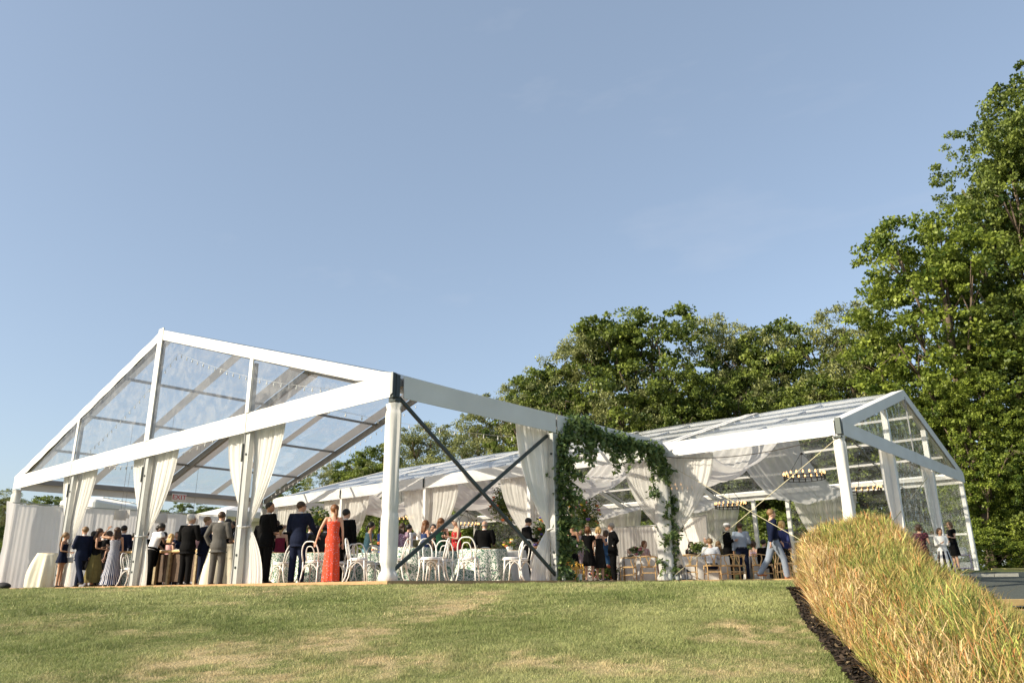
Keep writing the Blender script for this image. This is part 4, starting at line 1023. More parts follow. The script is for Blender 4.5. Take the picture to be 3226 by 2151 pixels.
for px, D, f, lb in [
 (1983, 25.2, -70, 'wishbone chair just right of the grey haired man in the black jacket'),
 (2046, 25.0, 5, 'wishbone chair left of the right post of the leafy arch'),
 (2120, 24.5, 60, 'wishbone chair hidden behind the right post of the leafy arch'),
 (2175, 24.2, 3, 'leftmost wishbone chair with its back to us right of the leafy arch'),
 (2250, 24.2, 2, 'second wishbone chair with its back to us right of the leafy arch'),
 (2306, 24.4, -12, 'wishbone chair by the man in the white hat'),
 (2326, 24.8, -50, 'wishbone chair turned sideways left of the man in the pale blue shirt'),
 (2408, 24.0, 75, 'wishbone chair left of the walking man'),
 (2475, 22.6, 100, 'wishbone chair behind the legs of the walking man'),
 (2496, 23.4, 80, 'wishbone chair partly behind the tall grass')]:
    setchair('y', fl(px, D), f, lb)
def cloth_table(px, D, r, h, m, label, seed, square=False, fl_=1.16, rows=14, sag=0, group=None, cat='table'):
    p = fl(px, D); t = empty('round_table', (p.x, p.y, 0)); tag(t, label, cat, group)
    MB().tube([(p.x, p.y, h-.03), (p.x, p.y, h-.006)], r-.01, 28).build('tabletop', WOODL, t)
    for a in range(4): q = R_(45+90*a); MB().tube([(p.x+r*.6*math.cos(q), p.y+r*.6*math.sin(q), 0), (p.x+r*.6*math.cos(q), p.y+r*.6*math.sin(q), h-.03)], .018, 6).build('leg', ALU, t)
    rr = random.Random(seed); a1, a2, a3 = [rr.random()*6 for _ in range(3)]
    b = MB(); N = 96
    def f(u, v):
        th = v*2*math.pi
        if u < .15: k = u/.15; return (p.x+r*k*math.cos(th), p.y+r*k*math.sin(th), h)
        w = (u-.15)/.85
        fold = (math.sin(th*9+a1+.5*math.sin(th*3))+.5*math.sin(th*15+a2))*.055*w**.8*(1-.3*w)
        R = r*(1.005+(fl_-1)*w**1.2)+fold+sag*math.sin(w*math.pi)*(.6+.4*math.sin(th*4+a3))
        z = h*(1-w)+.004; z -= .0; return (p.x+R*math.cos(th), p.y+R*math.sin(th), z+.01*math.sin(th*3)*(1-w))
    b.grid(f, rows+4, N)
    o = b.build('tablecloth', m, smooth=True)
    tag(o, ('cloth of the '+label)[:200] if len(label.split()) < 14 else 'cloth of the '+' '.join(label.split()[:12]), 'tablecloth', 'cloths on the tables'); return t
for i, (px, D, r, lb) in enumerate([
 (868, 20.6, .62, 'round table with green leaf print behind the man in the black suit'),
 (1000, 20.8, .75, 'round table with green leaf print behind the woman in the red dress'),
 (1105, 21.6, .7, 'round table with green leaf print right of the woman in the red dress'),
 (1188, 21.2, .55, 'round table with green leaf print left of the corner post'),
 (1283, 18.4, .52, 'nearest round table with green leaf print right of the corner post'),
 (1398, 20.6, .62, 'round table with green leaf print under the cross braces'),
 (1520, 19.6, .60, 'round table with green leaf print in the middle of the side bay')]):
    cloth_table(px, D, r, .76, LEAFCL, lb, 100+i, fl_=1.22, group='tables with leaf print cloths')
cloth_table(1606, 20.6, .42, .77, WCLOTH, 'round table in plain white near the man looking at his phone', 120, fl_=1.15)
cloth_table(140, 25.2, .33, 1.04, CREAM, 'cocktail table in cream behind the young woman with the white bag', 121, sag=.10, fl_=1.6)
cloth_table(700, 21.9, .40, 1.08, CREAM, 'cocktail table in cream among the men in suits', 122, sag=.04, fl_=1.5)
def longtable(pxa, pxb, D, label, seed, dep=.9, h=.76):
    a, b_ = fl(pxa, D), fl(pxb, D); dx = (b_-a); ln = dx.length; dx.normalize(); dy = Vector((-dx.y, dx.x, 0)); c = (a+b_)/2
    t = empty('long_table', (c.x, c.y, 0)); tag(t, label, 'table')
    rot = Matrix((dx, dy, Vector((0, 0, 1)))).transposed()
    MB().box((c.x, c.y, h-.02), (ln-.02, dep-.02, .03), rot).build('tabletop', WOODL, t)
    for sx in (-1, 1):
        for sy in (-1, 1): q = c+dx*(sx*(ln/2-.1))+dy*(sy*(dep/2-.1)); MB().tube([(q.x, q.y, 0), (q.x, q.y, h-.03)], .025, 6).build('leg', WOODL, t)
    rr = random.Random(seed); a1, a2 = rr.random()*6, rr.random()*6; per = 2*(ln+dep)
    def pt(v, off):
        q = v*per
        if q < ln: return a.lerp(b_, q/ln)-dy*(dep/2+off)
        q -= ln
        if q < dep: return b_+dy*(q-dep/2)+dx*off
        q -= dep
        if q < ln: return b_.lerp(a, q/ln)+dy*(dep/2+off)
        q -= ln; return a-dy*(q-dep/2)-dx*off
    b = MB()
    def f(u, v):
        if u < .1: k = u/.1; e = pt(v, 0); return tuple((c*(1-k)+e*k)[:2])+(h+.002,)
        w = (u-.1)/.9; e = pt(v, .01+.07*w+.045*w*math.sin(v*per*11+a1+math.sin(v*per*3))); return (e.x, e.y, h*(1-w)+.006)
    b.grid(f, 12, int(per*34))
    tag(b.build('tablecloth', WCLOTH, smooth=True), 'white cloth on the '+label, 'tablecloth', 'cloths on the tables'); return c, dx, dy
lt = [longtable(1965, 2062, 26.2, 'long dinner table under the leafy arch beside the grey haired man', 1), longtable(2128, 2292, 25.6, 'long dinner table right of the leafy arch with the wishbone chairs', 2), longtable(2362, 2415, 26.6, 'dinner table between the pale blue shirt and the walking man', 3)]
# tableware
def glass_on(x, y, z, tall=True):
    b = MB(); b.tube([(0, 0, 0), (0, 0, .006), (0, 0, .01), (0, 0, .085), (0, 0, .10), (0, 0, .14), (0, 0, .19)], [.032, .03, .005, .004, .022, .036, .030], 10, cap=False)
    o = bpy.data.objects.new('wine_glass', GL_ME); C.objects.link(o); o.location = (x, y, z); return o
_g = MB(); _g.tube([(0, 0, 0), (0, 0, .006), (0, 0, .012), (0, 0, .085), (0, 0, .10), (0, 0, .14), (0, 0, .19)], [.032, .03, .005, .004, .022, .036, .030], 12, cap=False); GL_ME = _g.mesh('wine_glass', GLASS, None, True)
_c = MB(); _c.tube([(0, 0, 0), (0, 0, .26)], .011, 8); CD_ME = _c.mesh('candle', mat('mauve_candle', (.35, .20, .18), .5))
rt = random.Random(4)
for ti, (c, dx, dy) in enumerate(lt):
    nm = ['under the leafy arch', 'right of the leafy arch', 'beside the walking man'][ti]
    for i in range(9 if ti < 2 else 3):
        q = c+dx*((i-4 if ti < 2 else i-1)*(.12 if ti else .10)*1.0)+dy*rt.uniform(-.3, .3)
        g = glass_on(q.x, q.y, .765); tag(g, 'clear wine glass on the white dinner table '+nm, 'glass', 'wine glasses on the table '+nm)
    if ti < 2:
        for i in range(4):
            q = c+dx*((i-1.5)*.22)+dy*rt.uniform(-.1, .1); o = bpy.data.objects.new('candle', CD_ME); C.objects.link(o); o.location = (q.x, q.y, .765)
            tag(o, 'thin mauve candle on the white dinner table '+nm, 'candle', 'candles on the table '+nm)
# flowers
FG = leaf_mat('bouquet_leaf', (.03, .07, .02), (.22, .28, .06), .3)
FCOL = {'pink': mat('pink_petals', (.62, .20, .24), .7), 'coral': mat('coral_petals', (.70, .20, .08), .7), 'cream': mat('cream_petals', (.75, .68, .50), .7), 'yellow': mat('yellow_petals', (.70, .52, .05), .7), 'purple': mat('purple_petals', (.12, .09, .32), .7)}
def bouquet(c, r, label, cols, n=700, nf=26, group=None, cat='flowers', name='flower_arrangement', leaf=.09, vase=None, sz=.05, hang=0):
    t = empty(name, tuple(c)); tag(t, label, cat, group)
    v = rng.normal(size=(n, 3)); v /= np.linalg.norm(v, axis=1)[:, None]; P = v*(np.array(r)*(rng.random(n)**.45)[:, None]*(.7+.6*rng.random((n, 1))))
    V, F, tn = leafcloud(P, leaf, .5, -.2); o = link('foliage', npmesh('foliage', V, F, FG, tint=tn), t); o['kind'] = 'stuff'
    for i in range(nf):
        w = rng.normal(size=3); w /= np.linalg.norm(w); q = w*np.array(r)*(.75+.3*rng.random())
        s = sz*(.6+.7*rng.random()); b = MB(); b.ell(q, (s, s, s*.75), 8, 5)
        for k in range(5): a = k*1.257; b.ell(Vector(q)+Vector((math.cos(a)*s*.7, math.sin(a)*s*.7, .2*s)), (s*.55, s*.55, s*.4), 6, 4)
        link('flower', b.mesh('flower', FCOL[cols[i % len(cols)]], None, True), t)
    if vase: b = MB(); b.tube([(0, 0, -vase-.02), (0, 0, -.06)], min(vase*.5, .09), 14); link('vase', b.mesh('vase', WHITEP, None, True), t)
    if hang: b = MB(); b.tube([(0, 0, r[2]*.6), (0, 0, r[2]*.6+hang)], .008, 5); link('hanging_wire', b.mesh('hanging_wire', BLK), t)
    return t
bouquet(at(1590, 29, 1592), (.52, .52, .72), 'hanging floral ball with coral flowers between the brace and the white curtain', ['coral', 'coral', 'cream', 'pink'], 2200, 30, 'hanging floral balls', sz=.055, hang=1.0)
bouquet(at(1838, 29, 1620), (.62, .62, .68), 'hanging floral ball with cream and pink flowers behind the left post of the leafy arch', ['cream', 'pink', 'coral', 'yellow', 'purple'], 2200, 34, 'hanging floral balls', sz=.06, hang=1.2)
bouquet(at(1000, 25, 1655), (.45, .4, .5), 'tall yellow green arrangement behind the woman in the red dress', ['yellow', 'cream', 'cream'], 1100, 26, leaf=.12, vase=.9)
bouquet(at(1708, 22.9, 1680), (.30, .30, .42), 'yellow and purple arrangement beside the man looking at his phone', ['yellow', 'cream', 'coral', 'purple'], 900, 22, vase=.35)
b = at(1605, 20.6, 1697); bouquet(Vector((b.x, b.y, .93)), (.16, .16, .12), 'small coral bouquet in a square white vase on the plain white table', ['coral', 'pink', 'cream', 'yellow'], 200, 16, vase=.2, sz=.04, leaf=.06)
b = fl(1176, 21.2); bouquet(Vector((b.x, b.y, .98)), (.14, .14, .2), 'slim pink bouquet on the leafy cloth table left of the corner post', ['pink', 'cream', 'coral'], 140, 9, vase=.2, sz=.05, leaf=.06)
c = lt[1][0]; bouquet(Vector((c.x, c.y, 1.0)), (.30, .25, .17), 'loose green and cream arrangement on the long table right of the leafy arch', ['cream', 'cream', 'pink'], 420, 14, vase=.14, sz=.035)
c = lt[0][0]; bouquet(Vector((c.x, c.y, .95)), (.22, .2, .14), 'pink flower arrangement on the long table under the leafy arch', ['pink', 'pink', 'cream'], 260, 12, vase=.12, sz=.045)
bouquet(fl(1905, 26.3)+Vector((0, 0, .30)), (.55, .3, .26), 'low bank of pink and purple flowers on the floor behind the women under the arch', ['pink', 'purple', 'cream', 'coral'], 700, 36, sz=.06)
# lanterns, candles at the arch
def lantern(p, h, r, m, label, kind='metal'):
    t = empty('lantern', tuple(p)); tag(t, label, 'lantern')
    z = 0
    b = MB(); b.tube([(0, 0, 0), (0, 0, .03)], r, 6 if kind == 'metal' else 20); link('base', b.mesh('base', m), t)
    if kind == 'metal':
        for k in range(6): a = k*math.pi/3; b = MB(); b.tube([(r*.9*math.cos(a), r*.9*math.sin(a), .03), (r*.9*math.cos(a), r*.9*math.sin(a), h*.72)], .007, 4); link('bar', b.mesh('bar', m), t)
        b = MB(); b.tube([(0, 0, h*.72), (0, 0, h*.74), (0, 0, h*.88), (0, 0, h*.92), (0, 0, h)], [r*1.05, r*1.1, r*.35, r*.3, .01], 6); link('roof', b.mesh('roof', m), t)
    else:
        for k in range(9):
            a = k*2*math.pi/9; o = [(r*(1+.28*math.sin(q/8*math.pi))*math.cos(a+.5*q/8*(1 if k % 2 else -1)), r*(1+.28*math.sin(q/8*math.pi))*math.sin(a+.5*q/8*(1 if k % 2 else -1)), .03+(h-.06)*q/8) for q in range(9)]
            b = MB(); b.tube(o, .012, 5); link('rattan_rib', b.mesh('rattan_rib', m, None, True), t)
        for zz in (h*.35, h*.65, h-.03):
            b = MB(); rr = r*(1+.28*math.sin(zz/h*math.pi)); b.tube([(rr*math.cos(q/16*6.283), rr*math.sin(q/16*6.283), zz) for q in range(16)], .012, 5, closed=True); link('hoop', b.mesh('hoop', m, None, True), t)
    b = MB(); b.tube([(0, 0, .03), (0, 0, h*.38)], r*.42, 12); link('candle', b.mesh('candle', CANDLE), t)
def hurricane(p, h, label):
    t = empty('candle_jar', tuple(p)); tag(t, label, 'candle', 'glass candle jars at the arch')
    b = MB(); b.tube([(0, 0, 0), (0, 0, h)], .07, 16, cap=False); link('glass', b.mesh('glass', GLASS, None, True), t)
    b = MB(); b.tube([(0, 0, .01), (0, 0, h*.55)], .045, 12); link('candle', b.mesh('candle', CANDLE), t)
lantern(fl(1772, 19.0), .58, .13, GOLD, 'tall gilt metal lantern at the left foot of the leafy arch')
lantern(fl(1800, 19.4), .46, .16, GOLD, 'round golden rattan lantern at the left foot of the leafy arch', 'rattan')
lantern(fl(1822, 19.8), .42, .13, GOLD, 'smaller golden rattan lantern right of the round one', 'rattan')
lantern(fl(2150, 22.2), .42, .12, BLK, 'black wire lantern behind the right foot of the leafy arch')
lantern(fl(2168, 22.4), .30, .12, BLK, 'low black wire lantern among the chair legs right of the arch')
for px, D, h, lb in ((1775, 18.4, .2, 'candle in a glass jar in front of the gilt lantern'), (1828, 18.9, .26, 'candle in a glass jar right of the rattan lanterns'), (2093, 21.6, .2, 'low candle jar at the right foot of the leafy arch'), (2113, 21.7, .30, 'taller candle jar at the right foot of the leafy arch'), (2136, 21.9, .18, 'small candle jar right of the leafy arch')): hurricane(fl(px, D)+Vector((0, 0, .0)), h, lb)
# bar and small wooden table
p = fl(572, 23.6); bar = empty('wooden_bar', (p.x, p.y, 0), 0); tag(bar, 'brown wooden bar counter with a white cloth top behind the waiter', 'bar')
ax = (fl(640, 23.3)-fl(505, 23.9)); ln = ax.length; ax.normalize(); ay = Vector((-ax.y, ax.x, 0)); Rb = Matrix((ax, ay, Vector((0, 0, 1)))).transposed()
MB().box((p.x, p.y, .97), (ln+.1, .72, .06), Rb).build('counter_top', WOODL, bar, bevel=.01)
MB().box((p.x, p.y, 1.01), (ln-.1, .66, .012), Rb).build('white_runner', WCLOTH, bar)
for k in range(5):
    q = p+ax*((k-2)*ln/5)-ay*.25; MB().box((q.x, q.y, .5), (ln/5-.02, .04, .78), Rb).build('front_panel', mat('shaded_bar_panel', (.07, .038, .018), .5, 0, .3, 12), bar, bevel=.008)  # panel wood darkened: the shade on the bar front is put into its colour
for k in range(4):
    q = p+ax*((k-1.5)*ln/3.2)-ay*.31; MB().box((q.x, q.y, .47), (.09, .09, .94), Rb).build('leg', mat('weathered_wood', (.30, .24, .14), .7, 0, .3, 10), bar, bevel=.01)
p = fl(404, 24.2); tb = empty('side_counter', (p.x, p.y, 0)); tag(tb, 'small wooden topped counter with leaf print front left of the middle gable post', 'table')
MB().box((p.x, p.y, .99), (.62, .5, .055), Rb).build('counter_top', WOODL, tb, bevel=.008)
MB().box((p.x, p.y, .48), (.34, .36, .96), Rb).build('printed_front', LEAFCL, tb)
p = fl(1692, 22.4); tb = empty('wooden_table', (p.x, p.y, 0)); tag(tb, 'narrow dark wooden side table beside the man looking at his phone', 'table')
MB().box((p.x, p.y, .92), (.75, .42, .05), Rb).build('tabletop', WOODD, tb, bevel=.008)
for sx in (-1, 1):
    for sy in (-1, 1): q = p+ax*(sx*.32)+ay*(sy*.16); MB().box((q.x, q.y, .45), (.05, .05, .9), Rb).build('leg', WOODD, tb)
BC = [mat('amber_bottle', (.25, .07, .02), .15), mat('dark_green_bottle', (.02, .05, .02), .15), mat('clear_bottle', (.45, .5, .5), .1), mat('red_drink_bottle', (.4, .03, .03), .2)]
bs = empty('bar_shelf', tuple(fl(398, 28.5))); tag(bs, 'high back bar shelf with bottles near the pale backdrop', 'shelf')
q0 = fl(398, 28.5); MB().box((q0.x, q0.y, 1.32), (1.1, .4, .05), Rb).build('shelf_board', WOODD, bs); MB().box((q0.x, q0.y, .65), (1.0, .34, 1.28), Rb).build('cabinet', WOODD, bs)
for i in range(9):
    q = q0+ax*(-.42+i*.105)+ay*random.uniform(-.1, .1); h = random.uniform(.2, .32)
    b = MB(); b.tube([(0, 0, 0), (0, 0, h*.6), (0, 0, h*.72), (0, 0, h)], [.035, .035, .013, .012], 10); o = b.build('bottle', BC[i % 4], None, smooth=True); o.location = (q.x, q.y, 1.347); tag(o, ['amber', 'dark green', 'clear', 'red'][i % 4]+' bottle standing on the back bar shelf', 'bottle', 'bottles on the back bar shelf')
# hanging drum shades
for px, py, D, lb in ((379, 1622, 26, 'white drum lamp shade hanging left of the middle curtain'), (508, 1632, 26, 'white drum lamp shade hanging above the waiter'), (391, 1618, 29.5, 'white drum lamp shade hanging just behind the left one'), (607, 1634, 27, 'white drum lamp shade hanging behind the elderly man')):
    q = at(px, D, py); t = empty('pendant_lamp', tuple(q)); tag(t, lb, 'lamp', 'white drum pendant lamps')
    b = MB(); b.tube([(0, 0, -.15), (0, 0, .15)], .19, 24, cap=False); link('lamp_shade', b.mesh('lamp_shade', SHADE, None, True), t)
    top = ridge_z(q.x)-.2 if q.x > -W1 else HB; top = max(top, 3.4)
    b = MB(); b.tube([(0, 0, .13), (0, 0, top-q.z)], .006, 5); link('cord', b.mesh('cord', ALUD), t)
# chandeliers
def chandelier():
    r = empty('chandelier'); Rr = .60
    for zz, rr in ((0, Rr), (.09, Rr)):
        b = MB(); b.tube([(rr*math.cos(k/40*6.283), rr*math.sin(k/40*6.283), zz) for k in range(40)], .011, 5, closed=True); b.build('ring', BLK, r, smooth=True, world=False)
    hub = .80
    for k in range(3): a = k*2.094; MB().tube([(Rr*math.cos(a), Rr*math.sin(a), .09), (.03*math.cos(a), .03*math.sin(a), hub)], .008, 5).build('rod', BLK, r, world=False)
    MB().ell((0, 0, hub), (.05, .05, .04), 8, 6).build('hub', BLK, r, world=False)
    MB().tube([(0, 0, hub), (0, 0, 1.35)], .008, 5).build('hanging_wire', BLK, r, world=False)
    sk = MB().tube([(0, 0, -.01), (0, 0, .14)], .018, 8).mesh('bulb_holder', BLK)
    bl_ = MB(); bl_.tube([(0, 0, .14), (0, 0, .17), (0, 0, .205), (0, 0, .24)], [.012, .030, .026, .006], 8); bm_ = bl_.mesh('bulb', BULB, None, True)
    for k in range(20):
        a = k*6.283/20
        h = link('bulb_holder', sk, r); h.location = (Rr*math.cos(a), Rr*math.sin(a), 0); link('bulb', bm_, h)
    return r
ch = chandelier(); first = True
for px, py, D, lb in ((2535, 1500, 24.0, 'nearest wagon wheel chandelier above the tall grass left of the wrapped corner post'), (2718, 1542, 26.6, 'wagon wheel chandelier inside the right gable of the dinner tent'), (2302, 1590, 31.5, 'wagon wheel chandelier above the man in the white hat'), (2140, 1538, 27.5, 'wagon wheel chandelier glimpsed through the sheer curtain right of the leafy arch'), (1470, 1652, 38.0, 'wagon wheel chandelier above the woman in red flowers'), (1262, 1632, 36.5, 'wagon wheel chandelier half hidden by the wrapped corner post')):
    o = ch if first else copy_tree(ch); first = False; o.location = at(px, D, py+10); tag(o, lb, 'chandelier', 'wagon wheel chandeliers in the dinner tent')
# string lights in the clear tent
def string_light(A, B_, sag, n, label, bulb=True):
    A, B_ = Vector(A), Vector(B_); t = empty('string_light', tuple(A)); tag(t, label, 'string lights', 'string lights in the clear tent')
    pts = [A.lerp(B_, i/24)+Vector((0, 0, -sag*4*(i/24)*(1-i/24))) for i in range(25)]
    MB().tube(pts, .004, 4).build('cable', WHITEP, t)
    bm = bpy.data.meshes.get('string_bulb') or MB().tube([(0, 0, 0), (0, 0, -.04), (0, 0, -.06), (0, 0, -.10), (0, 0, -.12)], [.009, .009, .019, .018, .004], 7).mesh('string_bulb', BULBW, None, True)
    for i in range(n):
        u = (i+.5)/n; o = link('bulb', bm, t); o.location = A.lerp(B_, u)+Vector((0, 0, -sag*4*u*(1-u)))-A
xr = -W1/2
string_light((xr, .5, HP-.55), (-2.2, .9, HT+.25), .25, 26, 'string of small bulbs along the right half of the clear gable')
string_light((xr, .5, HP-.55), (-W1+2.2, .9, HT+.25), .25, 24, 'string of small bulbs along the left half of the clear gable')
string_light((-W1*.72, .6, 3.75), (-W1*.30, .6, 4.05), .42, 22, 'string of small bulbs swinging across behind the middle curtain')
string_light((-4.5, 1.0, 4.2), (-.2, 9.8, 3.95), .35, 24, 'string of small bulbs running back under the side beam')
string_light((-.5, 1.5, 3.95), (-1.2, 9.9, 3.9), .2, 22, 'lower string of small bulbs below the side beam against the trees')
string_light((-10.2, 9.9, 6.6), (-20.0, 9.9, 3.9), .15, 30, 'string of small bulbs following the back rafter down to the left')
# straps and cables
YS = mat('yellow_ratchet_strap', (.46, .42, .27), .7); DK = mat('dark_cable', (.04, .035, .03), .6)
q7 = Vector((.05, 10.1, 3.3)); qc = Vector((X2-.05, Y2-.18, 3.25))
tag(MB().beam(q7, (X2-.3, Y2-.2, .35), .014, .006, up=(0, 1, 0)).build('ratchet_strap', YS), 'yellow strap falling to the right from the leafy arch across the dinner tent front', 'strap', 'crossed yellow straps')
tag(MB().beam(qc, (.35, 10.0-.1, .15), .014, .006, up=(0, 1, 0)).build('ratchet_strap', YS), 'yellow strap falling to the left from the dinner tent corner to the arch foot', 'strap', 'crossed yellow straps')
tag(MB().tube([q7.lerp(qc, i/16)+Vector((0, -.05, .12-.30*4*(i/16)*(1-i/16)*.8)) for i in range(17)], .012, 5).build('slack_cable', DK), 'dark cable sagging under the white band between the arch and the corner post', 'cable')
tag(MB().beam((X2+.06, Y2+.6, .5), (X2+.06, Y2+W2/3+3.6, 3.1), .03, .008, up=(1, 0, 0)).build('ratchet_strap', YS), 'yellow strap inside the right gable rising behind the tall grass', 'strap')
# small things left and right
p = fl(16, 28.4); t = empty('sandwich_board', (p.x, p.y, -.05), face_rz(200)); tag(t, 'red and blue printed sign board leaning behind the outermost post at the left edge', 'sign')
MB().box((0, .05, .5), (.5, .03, .95), Matrix.Rotation(R_(8), 3, 'X')).build('board', mat('pale_board', (.6, .55, .48), .6), t, world=False)
MB().box((0, .085, .72), (.44, .012, .38), Matrix.Rotation(R_(8), 3, 'X')).build('red_print', mat('red_print', (.55, .12, .06), .6), t, world=False)
MB().box((0, .055, .30), (.44, .012, .26), Matrix.Rotation(R_(8), 3, 'X')).build('blue_print', mat('blue_print', (.12, .2, .38), .6), t, world=False)
p = fl(8, 26.0); b = MB(); b.ell((p.x, p.y, .06), (.40, .22, .12), 12, 8); tag(b.build('duffel_bag', mat('black_canvas', (.02, .02, .022), .8, 0, .3, 9, .3), smooth=True), 'black bag lying on the grass at the foot of the leftmost post', 'bag')
p = fl(3050, 30.2); g0 = gz(p.x, p.y); PU = mat('purple_paint', (.12, .05, .30), .5)
t = empty('purple_stand', (p.x, p.y, g0)); tag(t, 'purple metal stand with white boxes behind the woman in the black dress', 'stand')
for sx in (-.3, .3):
    for sy in (-.2, .2): MB().tube([(sx, sy, 0), (sx*.9, sy, .62)], .018, 6).build('leg', PU, t, world=False)
for z in (.12, .6): MB().box((0, 0, z), (.58, .4, .03)).build('shelf', PU, t, world=False)
MB().box((-.05, 0, .75), (.34, .3, .26)).build('white_box', WHITEP, t, world=False, bevel=.01)
MB().box((.02, 0, .24), (.42, .3, .2)).build('white_box', WHITEP, t, world=False, bevel=.01)
# small marquee far behind, and a van roof behind the backdrop
p = at(748, 46, 1640); g0 = gz(p.x, p.y); t = empty('white_marquee', (p.x, p.y, g0)); tag(t, 'small plain white marquee standing on the grass behind the clear tent', 'tent')
hw = 1.7; zt = at(735, 46, 1588).z-g0; ze = at(735, 46, 1618).z-g0
b = MB(); b.v = [Vector(v) for v in ((-hw, -hw, ze), (hw, -hw, ze), (hw, hw, ze), (-hw, hw, ze), (-.5, 0, zt), (.5, 0, zt))]; b.f = [[0, 1, 5, 4], [1, 2, 5], [2, 3, 4, 5], [3, 0, 4]]; b.build('roof', PVC, t, world=False)
MB().box((0, 0, ze-.17), (2*hw+.06, 2*hw+.06, .34)).build('valance', PVC, t, world=False)
for sx in (-1, 1):
    for sy in (-1, 1): MB().box((sx*(hw-.1), sy*(hw-.1), ze/2-.1), (.1, .1, ze-.2)).build('post', ALU, t, world=False)
MB().box((0, hw-.04, ze/2-.1), (2*hw-.3, .03, ze-.25)).build('back_wall', PVC, t, world=False)
p = at(333, 40, 1590); g0 = gz(p.x, p.y); t = empty('white_van', (p.x, p.y, g0), face_rz(5)); tag(t, 'white van with a roof rack parked behind the pale backdrop, only its roof showing', 'van')
zr_ = at(333, 40, 1580).z-g0
MB().box((0, 0, zr_/2+.1), (1.9, 4.6, zr_-.4)).build('body', WHITEP, t, world=False, bevel=.15)
for s in (-.8, .8):
    MB().beam((s, -1.6, zr_+.02), (s, 1.6, zr_+.02), .04, .04).build('rack_rail', WHITEP, t, world=False)
for k in range(9): MB().beam((-.8, -1.5+k*.375, zr_+.06), (.8, -1.5+k*.375, zr_+.06), .04, .03).build('rack_bar', WHITEP, t, world=False)
for sx in (-.95, .95):
    for sy in (-1.4, 1.4): MB().tube([(sx-.1, sy, .34), (sx+.1, sy, .34)], .34, 18).build('wheel', BLK, t, world=False)
# ================================================================ people
SK = {'l': mat('light_skin', (.55, .33, .23), .55, 0, .06, 8), 't': mat('tanned_skin', (.42, .23, .14), .55, 0, .06, 8), 'd': mat('dark_skin', (.10, .05, .03), .5, 0, .1, 8)}
HC = {'black': mat('black_hair', (.012, .010, .009), .45, 0, .3, 20, .3), 'brown': mat('brown_hair', (.055, .03, .016), .45, 0, .35, 20, .4), 'auburn': mat('auburn_hair', (.16, .065, .022), .45, 0, .35, 20, .4), 'blonde': mat('blonde_hair', (.46, .31, .13), .45, 0, .25, 20, .4), 'grey': mat('grey_hair', (.36, .34, .31), .5, 0, .2, 20, .4), 'light_brown': mat('light_brown_hair', (.20, .12, .055), .45, 0, .3, 20, .4), 'white': mat('white_hair', (.55, .53, .50), .5, 0, .15, 20, .4)}
CL = {}
def cl(name, col, var=.15, rough=.85, **k):
    if name not in CL: CL[name] = mat(name+'_cloth', col, rough, 0, var, 9, .25, 28, spec=.2 if max(col) > .06 else .08, **k)
    return CL[name]
NAVY = cl('navy', (.010, .014, .032)); BLACK = cl('black', (.0055, .0055, .006)); CHAR = cl('charcoal', (.024, .023, .022)); GREYS = cl('grey_suit', (.085, .082, .076)); WSH = cl('white_shirt', (.72, .72, .74), .04); PBLUE = cl('pale_blue_shirt', (.30, .36, .46), .05); GBLUE = cl('grey_blue_trousers', (.20, .235, .29), .06); NAVYS = cl('navy_shirt', (.009, .013, .034)); OLIVE = cl('olive', (.13, .105, .035)); TEAL = cl('teal', (.14, .26, .30)); BLUED = cl('bright_blue', (.05, .09, .35)); GREEND = cl('dark_green', (.012, .055, .032)); SATIN = cl('navy_satin', (.035, .06, .17), .2, .35); PINK = cl('pink', (.55, .33, .33)); OLJ = cl('olive_jacket', (.12, .11, .06)); CREAMJ = cl('cream_jacket', (.70, .69, .66), .05)
STRIPE = pattern_mat('navy_white_stripe', (.02, .035, .10), (.62, .62, .64), 'stripe', 4.2, .66)
REDF = pattern_mat('red_print_cloth', (.46, .40, .52), (.62, .075, .035), 'flower', 26, .20)
REDFL = pattern_mat('red_flower_cloth', (.62, .55, .48), (.48, .025, .03), 'flower', 15, .30, extra=(.03, .10, .04))
LACE = pattern_mat('lilac_lace_cloth', (.62, .52, .60), (.30, .16, .24), 'flower', 34, .42)
BLUEF = pattern_mat('blue_flower_cloth', (.30, .42, .60), (.02, .035, .09), 'flower', 26, .30)
MAROON = pattern_mat('maroon_print_cloth', (.20, .05, .07), (.035, .012, .018), 'flower', 30, .35)
LILACF = pattern_mat('pale_flower_cloth', (.16, .30, .42), (.50, .40, .44), 'flower', 24, .3)
WB = pattern_mat('white_black_band', (.70, .69, .66), (.012, .012, .02), 'stripe', 1.1, .55)
SHOEB = mat('black_leather', (.012, .010, .010), .3); SHOET = mat('tan_leather', (.30, .10, .03), .35); EYE = mat('eye_dark', (.02, .015, .012), .3); LIPS = mat('lips', (.36, .12, .10), .5); GLS = mat('dark_glasses', (.01, .01, .012), .2); EYEW = mat('eye_white', (.7, .68, .65), .4)
V3 = Vector
